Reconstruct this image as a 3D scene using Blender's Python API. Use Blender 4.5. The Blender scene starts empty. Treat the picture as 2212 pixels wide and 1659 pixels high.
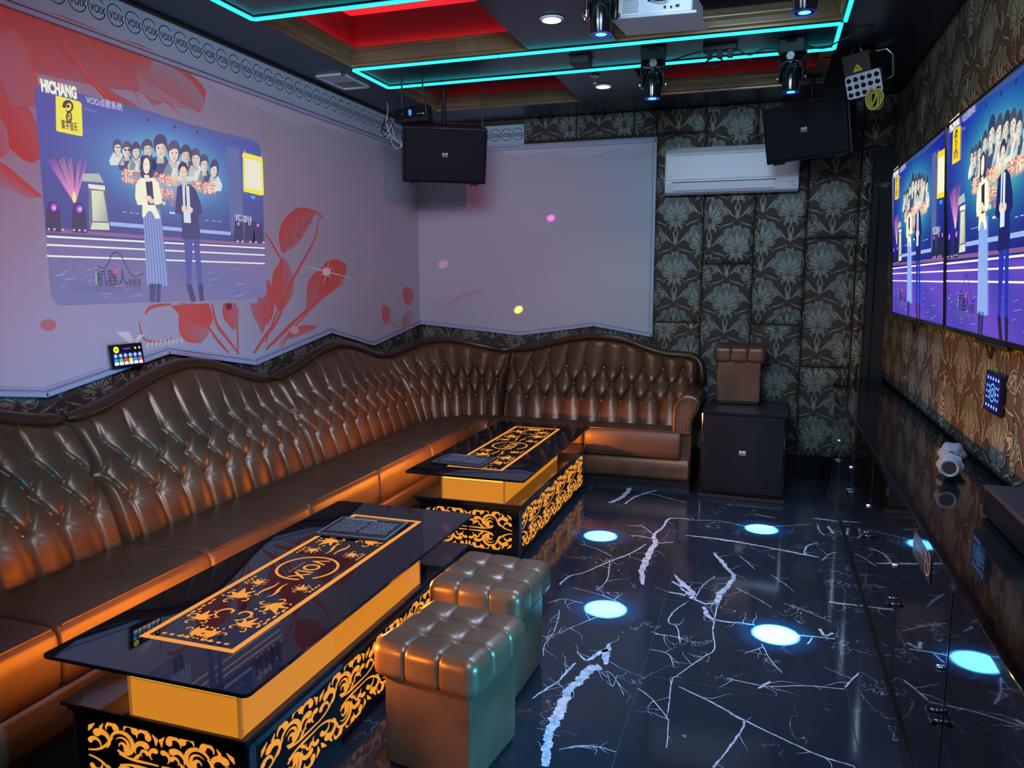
import bpy, bmesh, math, random
from mathutils import Vector, Matrix
from math import sin, cos, pi, radians, sqrt, exp, atan2
random.seed(7)
SC = bpy.context.scene
COL = SC.collection
V = Vector

# ------------------------------------------------------------------ camera (photo 2212 x 1659)
FPX, CX, CY, CAMH = 1662.0, 1106.0, 829.5, 1.63
PITCH = math.atan(225.5 / FPX); YAW = atan2(552, math.hypot(FPX, 225.5))
FW = V((-sin(YAW) * cos(PITCH), cos(YAW) * cos(PITCH), -sin(PITCH)))
RT = V((cos(YAW), sin(YAW), 0)); UP = RT.cross(FW)
cam = bpy.data.cameras.new('camera'); camo = bpy.data.objects.new('camera', cam); COL.objects.link(camo)
cam.sensor_fit = 'HORIZONTAL'; cam.sensor_width = 36.0; cam.lens = 36.0 * FPX / 2212.0; cam.clip_start = .05
R3 = Matrix((RT, UP, -FW)).transposed()
camo.matrix_world = Matrix.LocRotScale(V((0, 0, CAMH)), R3.to_quaternion(), None)
SC.camera = camo

def at(x, y, ax, v):
    """point of the plane (axis ax = v) seen at photo pixel x, y"""
    d = FW * FPX + RT * (x - CX) - UP * (y - CY)
    return V((0, 0, CAMH)) + d * ((v - (CAMH if ax == 2 else 0)) / d[ax])

# ------------------------------------------------------------------ colours and materials
def lin(c): return c / 12.92 if c <= .04045 else ((c + .055) / 1.055) ** 2.4
def rgb(r, g, b): return (lin(r / 255), lin(g / 255), lin(b / 255))

MATS = {}
def mat(name, base=(.5, .5, .5), rough=.5, metal=0, spec=.5, emit=None, strength=1.0, coat=0, coatr=.1, sample=True):
    m = bpy.data.materials.new(name); m.use_nodes = True
    b = m.node_tree.nodes['Principled BSDF']
    b.inputs['Base Color'].default_value = (*base, 1); b.inputs['Roughness'].default_value = rough
    b.inputs['Metallic'].default_value = metal; b.inputs['Specular IOR Level'].default_value = spec
    b.inputs['Coat Weight'].default_value = coat; b.inputs['Coat Roughness'].default_value = coatr
    if emit:
        b.inputs['Emission Color'].default_value = (*emit, 1); b.inputs['Emission Strength'].default_value = strength
    if not sample: m.cycles.emission_sampling = 'NONE'
    MATS[name] = m
    return m

def nodes(m): return m.node_tree.nodes, m.node_tree.links, m.node_tree.nodes['Principled BSDF']

def noise_bump(m, scale=200, strength=.15, dist=.002, detail=3):
    n, l, b = nodes(m)
    tc = n.new('ShaderNodeTexCoord'); t = n.new('ShaderNodeTexNoise'); t.inputs['Scale'].default_value = scale; t.inputs['Detail'].default_value = detail
    bp = n.new('ShaderNodeBump'); bp.inputs['Strength'].default_value = strength; bp.inputs['Distance'].default_value = dist
    l.new(tc.outputs['Object'], t.inputs['Vector']); l.new(t.outputs['Fac'], bp.inputs['Height']); l.new(bp.outputs['Normal'], b.inputs['Normal'])
    return t

def noise_col(m, c1, c2, scale=3, detail=4, lo=.35, hi=.65):
    n, l, b = nodes(m)
    tc = n.new('ShaderNodeTexCoord'); t = n.new('ShaderNodeTexNoise'); t.inputs['Scale'].default_value = scale; t.inputs['Detail'].default_value = detail
    r = n.new('ShaderNodeValToRGB'); r.color_ramp.elements[0].position = lo; r.color_ramp.elements[1].position = hi
    r.color_ramp.elements[0].color = (*c1, 1); r.color_ramp.elements[1].color = (*c2, 1)
    l.new(tc.outputs['Object'], t.inputs['Vector']); l.new(t.outputs['Fac'], r.inputs['Fac']); l.new(r.outputs['Color'], b.inputs['Base Color'])

def attr_mat(name, mode, strength=1.0, rough=.6, spec=.5, sample=True):
    m = mat(name, (0, 0, 0), rough, spec=spec)
    n, l, b = nodes(m)
    a = n.new('ShaderNodeAttribute'); a.attribute_name = 'Col'
    if mode == 'emit':
        l.new(a.outputs['Color'], b.inputs['Emission Color']); b.inputs['Emission Strength'].default_value = strength
        if not sample: m.cycles.emission_sampling = 'NONE'
    else:
        l.new(a.outputs['Color'], b.inputs['Base Color'])
    return m

AMBER = rgb(255, 158, 46)
CYAN = rgb(40, 240, 250)
leather = mat('bronze_leather', (.15, .078, .042), .36, .45, spec=.6); noise_col(leather, (.125, .06, .031), (.175, .09, .048), 6, 5); noise_bump(leather, 420, .12, .0012)
leather_seat = mat('bronze_seat_leather', (.11, .06, .036), .42, .25, spec=.5); noise_col(leather_seat, (.095, .05, .03), (.125, .068, .041), 4, 5); noise_bump(leather_seat, 500, .1, .001)
leather_rail = mat('dark_rail_leather', (.07, .035, .019), .3, .35, spec=.6)
stitch_mat = mat('dark_stitching', (.012, .008, .006), .7)
button_mat = mat('button_metal', (.35, .3, .26), .25, 1)
nail_mat = mat('nailhead_bronze', (.12, .07, .04), .3, 1)
black = mat('black_plastic', (.006, .007, .011), .45)
black_gloss = mat('black_gloss_plastic', (.006, .006, .008), .12, coat=.5)
blackmat = mat('black_matte', (.006, .007, .01), .7)
glass_black = mat('black_glass', (.006, .006, .009), .022, spec=.8)
shelf_black = mat('black_shelf_glass', (.012, .012, .017), .06)
white_pl = mat('white_plastic', (.75, .77, .8), .35)
grey_pl = mat('grey_plastic', (.3, .31, .33), .45)
chrome = mat('chrome', (.7, .72, .75), .12, 1)
steel = mat('brushed_steel', (.45, .46, .48), .3, 1)
navy = mat('navy_ceiling_paint', (.012, .018, .040), .3)
noise_bump(navy, 9, .06, .01)
gold = mat('gold_moulding', (.3, .21, .09), .3, .25); noise_col(gold, (.26, .185, .085), (.36, .26, .12), 5)
cofferm = mat('coffer_paint', (.45, .42, .42), .5)
coffer_dark = mat('coffer_shaded_side', (.055, .05, .055), .4)
amber_glow = mat('amber_lightbox', (.06, .025, .006), .35, emit=AMBER, strength=.62)
amber_pat = mat('amber_pattern', (.08, .04, .01), .3, emit=rgb(255, 163, 58), strength=.82)
amber_edge = mat('amber_corner_strip', (.2, .09, .02), .4, emit=AMBER, strength=.28)
neonm = mat('cyan_neon', (.02, .2, .25), .4, emit=rgb(46, 232, 240), strength=1.5)
redled = mat('red_led', (.3, .01, .01), .4, emit=(1, .012, .02), strength=62)
redled_dim = mat('dim_red_led', (.3, .01, .01), .4, emit=(1, .012, .02), strength=11)
amber_line = mat('amber_leak_line', (.5, .25, .05), .4, emit=rgb(255, 190, 60), strength=1.3)
fabric = mat('damask_ground', (.046, .032, .021), .7); noise_bump(fabric, 700, .25, .001)
damask_fill = mat('damask_fill', (.085, .10, .082), .5); noise_bump(damask_fill, 900, .25, .0008)
damask = mat('damask_motif', (.20, .215, .165), .42, spec=.5); noise_bump(damask, 900, .25, .0008)
muralm = attr_mat('painted_flower_projection', 'base', rough=.55)
frame_mat = mat('mural_frame_paint', (.42, .47, .58), .45)
frieze_mat = attr_mat('frieze_print', 'base', rough=.55)
print_mat = attr_mat('printed_surface', 'base', rough=.25)
screen_mat = attr_mat('screen_picture', 'emit', 1.15, .25)
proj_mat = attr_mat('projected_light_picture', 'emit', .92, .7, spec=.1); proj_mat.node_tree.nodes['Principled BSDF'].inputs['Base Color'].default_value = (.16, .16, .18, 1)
small_screen = attr_mat('small_screen_picture', 'emit', 1.2, .2, sample=False)
cab_mat = mat('black_mirror_lacquer', (.004, .005, .008), .035, spec=.6, coat=.3, coatr=.03)
counter_mat = mat('black_counter_glass', (.006, .006, .007), .05)
yellow_cable = mat('yellow_cable', (.65, .52, .06), .5)
cable_black = mat('black_cable', (.01, .01, .012), .5)
cable_white = mat('grey_cable', (.4, .4, .42), .5)
lens_cyan = mat('cyan_lens', (.1, .3, .4), .1, emit=rgb(90, 245, 255), strength=3.0, sample=False)
lens_blue = mat('blue_lens_rim', (.02, .05, .3), .2, emit=rgb(20, 60, 255), strength=1.2, sample=False)
warm_led = mat('warm_downlight', (1, .9, .7), .4, emit=(1, .88, .62), strength=6)
grille = mat('speaker_grille', (.006, .008, .012), .6, spec=.2)
def _grille():
    n, l, b = nodes(grille)
    tc = n.new('ShaderNodeTexCoord'); v = n.new('ShaderNodeTexVoronoi'); v.inputs['Scale'].default_value = 62; v.inputs['Randomness'].default_value = .12
    r = n.new('ShaderNodeValToRGB'); r.color_ramp.elements[0].position = .25; r.color_ramp.elements[1].position = .5
    r.color_ramp.elements[0].color = (.001, .0015, .0025, 1); r.color_ramp.elements[1].color = (.004, .006, .013, 1)
    l.new(tc.outputs['Object'], v.inputs['Vector']); l.new(v.outputs['Distance'], r.inputs['Fac']); l.new(r.outputs['Color'], b.inputs['Base Color'])
_grille()

def floor_material():
    m = mat('black_marble_tile', (.01, .01, .013), .07, spec=.5)
    n, l, b = nodes(m)
    tc = n.new('ShaderNodeTexCoord'); sep = n.new('ShaderNodeSeparateXYZ'); l.new(tc.outputs['Object'], sep.inputs[0])
    def M(op, a, bb=None, c=None):
        k = n.new('ShaderNodeMath'); k.operation = op
        for i, x in enumerate((a, bb, c)):
            if x is None: continue
            if isinstance(x, (int, float)): k.inputs[i].default_value = x
            else: l.new(x, k.inputs[i])
        return k.outputs[0]
    def vein(scale, dist, width, seed, mask_scale, mlo, mhi):
        mp = n.new('ShaderNodeMapping'); mp.inputs['Location'].default_value = (seed, seed * .7, 0); mp.inputs['Scale'].default_value = (1.25, .8, 1)
        l.new(tc.outputs['Object'], mp.inputs['Vector'])
        t = n.new('ShaderNodeTexNoise'); t.inputs['Scale'].default_value = scale; t.inputs['Detail'].default_value = 5; t.inputs['Roughness'].default_value = .62; t.inputs['Distortion'].default_value = dist
        l.new(mp.outputs[0], t.inputs['Vector'])
        ridge = M('SUBTRACT', 1.0, M('DIVIDE', M('ABSOLUTE', M('SUBTRACT', t.outputs['Fac'], .5)), width))
        ridge = M('MAXIMUM', ridge, 0.0)
        t2 = n.new('ShaderNodeTexNoise'); t2.inputs['Scale'].default_value = mask_scale; t2.inputs['Detail'].default_value = 2
        l.new(mp.outputs[0], t2.inputs['Vector'])
        mr = n.new('ShaderNodeMapRange'); mr.inputs['From Min'].default_value = mlo; mr.inputs['From Max'].default_value = mhi
        l.new(t2.outputs['Fac'], mr.inputs['Value'])
        return M('MULTIPLY', ridge, mr.outputs[0])
    v = M('MULTIPLY', vein(1.6, .15, .003, 3.1, 2.6, .5, .62), .7)
    v = M('MINIMUM', v, 1.0)
    cloud = n.new('ShaderNodeTexNoise'); cloud.inputs['Scale'].default_value = 1.3; cloud.inputs['Detail'].default_value = 5
    l.new(tc.outputs['Object'], cloud.inputs['Vector'])
    base = n.new('ShaderNodeMix'); base.data_type = 'RGBA'; base.inputs['A'].default_value = (.009, .011, .016, 1); base.inputs['B'].default_value = (.017, .02, .027, 1)
    l.new(cloud.outputs['Fac'], base.inputs['Factor'])
    mx = n.new('ShaderNodeMix'); mx.data_type = 'RGBA'; mx.inputs['B'].default_value = (.36, .38, .42, 1)
    l.new(v, mx.inputs['Factor']); l.new(base.outputs['Result'], mx.inputs['A'])
    def joint(o, off):
        f = M('FRACT', M('DIVIDE', M('SUBTRACT', o, off), .8)); f = M('ABSOLUTE', M('SUBTRACT', f, .5))
        return M('GREATER_THAN', f, .4978)
    j = M('MAXIMUM', joint(sep.outputs[0], .37), joint(sep.outputs[1], .63))
    mj = n.new('ShaderNodeMix'); mj.data_type = 'RGBA'; mj.inputs['B'].default_value = (.002, .002, .003, 1)
    l.new(j, mj.inputs['Factor']); l.new(mx.outputs['Result'], mj.inputs['A']); l.new(mj.outputs['Result'], b.inputs['Base Color'])
    rr = n.new('ShaderNodeMapRange'); rr.inputs['To Min'].default_value = .1; rr.inputs['To Max'].default_value = .6
    l.new(j, rr.inputs['Value']); l.new(rr.outputs[0], b.inputs['Roughness'])
    return m
floor_mat = floor_material()
vein_mat = mat('white_marble_vein', (.4, .42, .46), .09); noise_col(vein_mat, (.22, .235, .27), (.46, .48, .52), 34, 5)

# ------------------------------------------------------------------ mesh building
class MB:
    def __init__(s): s.v = []; s.f = []; s.m = []; s.mi = 0; s.mats = []
    def use(s, m):
        if m not in s.mats: s.mats.append(m)
        s.mi = s.mats.index(m); return s
    def add(s, vs, fs):
        o = len(s.v); s.v += [tuple(v) for v in vs]; s.f += [tuple(i + o for i in f) for f in fs]; s.m += [s.mi] * len(fs); return s
    def box(s, lo, hi, M=None):
        x0, y0, z0 = lo; x1, y1, z1 = hi
        p = [V(q) for q in ((x0, y0, z0), (x1, y0, z0), (x1, y1, z0), (x0, y1, z0), (x0, y0, z1), (x1, y0, z1), (x1, y1, z1), (x0, y1, z1))]
        if M: p = [M @ q for q in p]
        return s.add(p, [(3, 2, 1, 0), (4, 5, 6, 7), (0, 1, 5, 4), (1, 2, 6, 5), (2, 3, 7, 6), (3, 0, 4, 7)])
    def lathe(s, prof, n=24, M=None, wave=None):
        vs = []; fs = []
        for (r, z) in prof:
            for k in range(n):
                a = 2 * pi * k / n; rr = r * (1 + wave(a, z) if wave else 1)
                q = V((rr * cos(a), rr * sin(a), z)); vs.append(M @ q if M else q)
        for i in range(len(prof) - 1):
            for k in range(n):
                fs.append((i * n + k, i * n + (k + 1) % n, (i + 1) * n + (k + 1) % n, (i + 1) * n + k))
        if prof[0][0] > 1e-6: fs.append(tuple(range(n))[::-1])
        if prof[-1][0] > 1e-6: fs.append(tuple(range((len(prof) - 1) * n, len(prof) * n)))
        return s.add(vs, fs)
    def tube(s, pts, r, n=8, squash=1.0):
        pts = [V(p) for p in pts]; vs = []; fs = []; up = None
        for i, p in enumerate(pts):
            t = (pts[min(i + 1, len(pts) - 1)] - pts[max(i - 1, 0)]).normalized()
            if up is None:
                up = V((0, 0, 1)) if abs(t.z) < .9 else V((1, 0, 0))
            a = (up - t * up.dot(t)).normalized(); up = a; b = t.cross(a)
            rr = r[i] if isinstance(r, (list, tuple)) else r
            for k in range(n):
                w = 2 * pi * k / n; vs.append(p + a * rr * cos(w) + b * rr * squash * sin(w))
        for i in range(len(pts) - 1):
            for k in range(n): fs.append((i * n + k, i * n + (k + 1) % n, (i + 1) * n + (k + 1) % n, (i + 1) * n + k))
        fs.append(tuple(range(n))[::-1]); fs.append(tuple(range((len(pts) - 1) * n, len(pts) * n)))
        return s.add(vs, fs)
    def prism(s, poly, O, U, W, D):
        """outline poly (2D) in the plane O,U,W pushed along the vector D"""
        n = len(poly); a = [O + U * p[0] + W * p[1] for p in poly]; b = [q + D for q in a]
        fs = [tuple(range(n))[::-1], tuple(range(n, 2 * n))] + [(i, (i + 1) % n, n + (i + 1) % n, n + i) for i in range(n)]
        return s.add(a + b, fs)
    def grid(s, nu, nv, fn):
        vs = [fn(i / nu, j / nv) for i in range(nu + 1) for j in range(nv + 1)]
        fs = [(i * (nv + 1) + j, (i + 1) * (nv + 1) + j, (i + 1) * (nv + 1) + j + 1, i * (nv + 1) + j + 1) for i in range(nu) for j in range(nv)]
        return s.add(vs, fs)
    def build(s, name, m=None, parent=None, smooth=False, bevel=0, seg=2, merge=0, sharp=None):
        me = bpy.data.meshes.new(name); me.from_pydata(s.v, [], s.f)
        for x in (s.mats or [m]): me.materials.append(x)
        if s.mats: me.polygons.foreach_set('material_index', s.m)
        bm = bmesh.new(); bm.from_mesh(me)
        if merge: bmesh.ops.remove_doubles(bm, verts=bm.verts, dist=merge)
        bmesh.ops.recalc_face_normals(bm, faces=bm.faces)
        if smooth:
            for f in bm.faces: f.smooth = True
            lim = radians(sharp or 50)
            for e in bm.edges:
                if len(e.link_faces) == 2 and e.calc_face_angle(0) > lim: e.smooth = False
        bm.to_mesh(me); bm.free()
        o = bpy.data.objects.new(name, me); COL.objects.link(o)
        if parent: put(o, parent)
        if bevel:
            b = o.modifiers.new('bevel', 'BEVEL'); b.width = bevel; b.segments = seg; b.limit_method = 'ANGLE'; b.angle_limit = radians(40)
        return o

def mw(o): return Matrix.LocRotScale(o.location, o.rotation_euler, o.scale) if o.parent is None else mw(o.parent) @ o.matrix_parent_inverse @ Matrix.LocRotScale(o.location, o.rotation_euler, o.scale)
def put(o, parent): o.parent = parent; o.matrix_parent_inverse = mw(parent).inverted()
def tag(o, label, cat, group=None):
    o['label'] = label; o['category'] = cat
    if group: o['group'] = group
    return o
def thing(name, label, cat, loc=(0, 0, 0), group=None, rot=None):
    o = bpy.data.objects.new(name, None); COL.objects.link(o); o.location = loc; o.empty_display_size = .1
    if rot: o.rotation_euler = rot
    return tag(o, label, cat, group)
def struct(o): o['kind'] = 'structure'; return o
def dup(root, loc=None, rotz=None, label=None, parent=None):
    c = root.copy(); COL.objects.link(c)
    if parent: c.parent = parent
    if loc is not None: c.location = loc
    if rotz is not None: c.rotation_euler = (0, 0, rotz)
    if label: c['label'] = label
    for ch in list(root.children): dup(ch, parent=c)
    return c

def rbox(a, b, c, r, n=10, disp=None, M=None):
    """rounded box of half sizes a,b,c; disp(p, normal) -> offset along the normal"""
    mb = MB()
    ax = [((1, 0, 0), (0, 1, 0), (0, 0, 1)), ((-1, 0, 0), (0, 0, 1), (0, 1, 0)), ((0, 1, 0), (0, 0, 1), (1, 0, 0)), ((0, -1, 0), (1, 0, 0), (0, 0, 1)), ((0, 0, 1), (1, 0, 0), (0, 1, 0)), ((0, 0, -1), (0, 1, 0), (1, 0, 0))]
    h = V((a, b, c))
    def warp(t):  # more samples near the edges
        return t
    for N, U, W in ax:
        N, U, W = V(N), V(U), V(W)
        hu = abs(U.dot(h)); hw = abs(W.dot(h)); hn = abs(N.dot(h))
        nu = max(6, int(n * hu / .2)); nw = max(6, int(n * hw / .2))
        def fn(i, j):
            p = N * hn + U * hu * (2 * i - 1) + W * hw * (2 * j - 1)
            q = V([max(-(h[k] - r), min(h[k] - r, p[k])) for k in range(3)])
            d = (p - q).normalized(); o = q + d * r
            if disp: o = o + d * disp(o, d)
            return M @ o if M else o
        mb.grid(nu, nw, fn)
    return mb

# ------------------------------------------------------------------ flat drawings (screens, prints, inlays)
_txt = {}
def text2d(body, size=1.0, bold=0.0, shear=0):
    key = (body, bold, shear)
    if key not in _txt:
        cu = bpy.data.curves.new('t', 'FONT'); cu.body = body; cu.size = 1; cu.align_x = 'CENTER'; cu.align_y = 'CENTER'; cu.offset = bold; cu.resolution_u = 3; cu.shear = shear
        o = bpy.data.objects.new('t', cu); COL.objects.link(o)
        me = bpy.data.meshes.new_from_object(o.evaluated_get(bpy.context.evaluated_depsgraph_get()))
        vs = [(v.co.x, v.co.y) for v in me.vertices]; fs = [tuple(p.vertices) for p in me.polygons]
        bpy.data.objects.remove(o); bpy.data.curves.remove(cu); bpy.data.meshes.remove(me)
        if vs:
            mnx = min(v[0] for v in vs); mxx = max(v[0] for v in vs); mny = min(v[1] for v in vs); mxy = max(v[1] for v in vs)
            vs = [(x - (mnx + mxx) / 2, y - (mny + mxy) / 2) for x, y in vs]
            _txt[key] = (vs, fs, mxx - mnx, mxy - mny)
        else: _txt[key] = ([], [], 1, 1)
    return _txt[key]

def rough_band(pts, ws, rnd, seed):
    """band with irregular edges: list of quads; edges wander independently"""
    n = len(pts); L = []; R_ = []; nz = lambda i, s: .5 * sin(i * .83 + s) + .35 * sin(i * 1.9 + 2.3 * s) + .25 * sin(i * 3.7 + 1.7 * s)
    for i in range(n):
        a = pts[max(i - 3, 0)]; b = pts[min(i + 3, n - 1)]; dx, dy = b[0] - a[0], b[1] - a[1]; d = math.hypot(dx, dy) or 1e-9; nx, ny = -dy / d, dx / d
        l = ws[i] / 2 * (1 + rnd * nz(i, seed)) ; r = ws[i] / 2 * (1 + rnd * nz(i, seed + 4)); o = ws[i] * .12 * nz(i * .6, seed + 9) + .0012 * nz(i, seed + 2)
        L.append((pts[i][0] + nx * (l + o), pts[i][1] + ny * (l + o))); R_.append((pts[i][0] - nx * (r - o), pts[i][1] - ny * (r - o)))
    return [[R_[i], R_[i + 1], L[i + 1], L[i]] for i in range(n - 1)]
def ribbon(pts, ws):
    """convex quads along pts with widths ws (list or (w0, wmid, w1))"""
    n = len(pts)
    if isinstance(ws, tuple):
        ws = [(ws[0] * (1 - 2 * t) + ws[1] * 2 * t) if t < .5 else (ws[1] * (2 - 2 * t) + ws[2] * (2 * t - 1)) for t in [i / (n - 1) for i in range(n)]]
    L = []; R_ = []
    for i in range(n):
        a = pts[max(i - 1, 0)]; b = pts[min(i + 1, n - 1)]
        dx, dy = b[0] - a[0], b[1] - a[1]; d = math.hypot(dx, dy) or 1e-9
        nx, ny = -dy / d * ws[i] / 2, dx / d * ws[i] / 2
        L.append((pts[i][0] + nx, pts[i][1] + ny)); R_.append((pts[i][0] - nx, pts[i][1] - ny))
    return [[R_[i], R_[i + 1], L[i + 1], L[i]] for i in range(n - 1)]
def arc(cx, cy, r, a0, a1, n=12, r1=None):
    r1 = r if r1 is None else r1
    return [(cx + (r + (r1 - r) * i / n) * cos(radians(a0 + (a1 - a0) * i / n)), cy + (r + (r1 - r) * i / n) * sin(radians(a0 + (a1 - a0) * i / n))) for i in range(n + 1)]
def disc(cx, cy, rx, ry=None, n=14):
    ry = rx if ry is None else ry
    return [(cx + rx * cos(2 * pi * k / n), cy + ry * sin(2 * pi * k / n)) for k in range(n)]
def bez(p0, p1, p2, p3, n=12):
    o = []
    for i in range(n + 1):
        t = i / n; u = 1 - t
        o.append(tuple(u * u * u * p0[k] + 3 * u * u * t * p1[k] + 3 * u * t * t * p2[k] + t * t * t * p3[k] for k in (0, 1)))
    return o
def spline(P, n=6):
    o = []
    for i in range(len(P) - 1):
        p0 = P[max(i - 1, 0)]; p1 = P[i]; p2 = P[i + 1]; p3 = P[min(i + 2, len(P) - 1)]
        for k in range(n):
            t = k / n
            o.append(tuple(.5 * (2 * p1[c] + (p2[c] - p0[c]) * t + (2 * p0[c] - 5 * p1[c] + 4 * p2[c] - p3[c]) * t * t + (3 * p1[c] - p0[c] - 3 * p2[c] + p3[c]) * t ** 3) for c in range(len(p1))))
    o.append(tuple(P[-1])); return o
def clip(poly, x0, y0, x1, y1):
    for ax, v, sg in ((0, x0, 1), (0, x1, -1), (1, y0, 1), (1, y1, -1)):
        out = []
        for i in range(len(poly)):
            a, b = poly[i - 1], poly[i]; da, db = (a[ax] - v) * sg, (b[ax] - v) * sg
            if (da >= 0) != (db >= 0):
                t = da / (da - db); out.append((a[0] + (b[0] - a[0]) * t, a[1] + (b[1] - a[1]) * t))
            if db >= 0: out.append(b)
        poly = out
        if len(poly) < 3: return None
    return poly

class Cv:
    """flat drawing made of polygons; every polygon has a colour (or one per vertex) and a layer"""
    def __init__(s): s.p = []
    def poly(s, pts, col=(1, 1, 1), layer=0): s.p.append((list(pts), col, layer)); return s
    def polys(s, L, col=(1, 1, 1), layer=0):
        for q in L: s.poly(q, col, layer)
        return s
    def text(s, body, cx, cy, h=None, w=None, col=(1, 1, 1), layer=0, bold=0.0, rot=0, shear=0):
        vs, fs, tw, th = text2d(body, bold=bold, shear=shear)
        sy = h / th if h else w / tw; sx = w / tw if w else sy
        c, d = cos(rot), sin(rot)
        P = [(cx + x * sx * c - y * sy * d, cy + x * sx * d + y * sy * c) for x, y in vs]
        for f in fs: s.poly([P[i] for i in f], col, layer)
        return s
    def build(s, name, m, parent, O, U, W, eps=.0006, lift=.0006, hf=None, mesh_only=False):
        N = U.cross(W).normalized(); vs = []; fs = []; cols = []
        for pts, col, layer in s.p:
            if sum(pts[i - 1][0] * pts[i][1] - pts[i][0] * pts[i - 1][1] for i in range(len(pts))) < 0:
                pts = pts[::-1]; col = col[::-1] if isinstance(col[0], (tuple, list)) else col
            o = len(vs)
            for q in pts:
                vs.append(tuple(O + U * q[0] + W * q[1] + N * (lift + eps * layer + (hf(q) if hf else 0))))
            fs.append(tuple(range(o, o + len(pts))))
            if isinstance(col[0], (tuple, list)): cols += [(*c[:3], 1) for c in col]
            else: cols += [(*col[:3], 1)] * len(pts)
        me = bpy.data.meshes.new(name); me.from_pydata(vs, [], fs); me.materials.append(m)
        a = me.color_attributes.new('Col', 'FLOAT_COLOR', 'CORNER')
        flat = []
        for f in me.polygons:
            for li in f.loop_indices: flat += cols[me.loops[li].vertex_index]
        a.data.foreach_set('color', flat)
        o = bpy.data.objects.new(name, me); COL.objects.link(o)
        if parent: put(o, parent)
        return o

# ================================================================== THE ROOM
XL, YB, XR, ZC = -3.13, 6.70, .88, 3.03          # left wall, back wall, right wall, ceiling
X, Y, Z = V((1, 0, 0)), V((0, 1, 0)), V((0, 0, 1))

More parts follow.
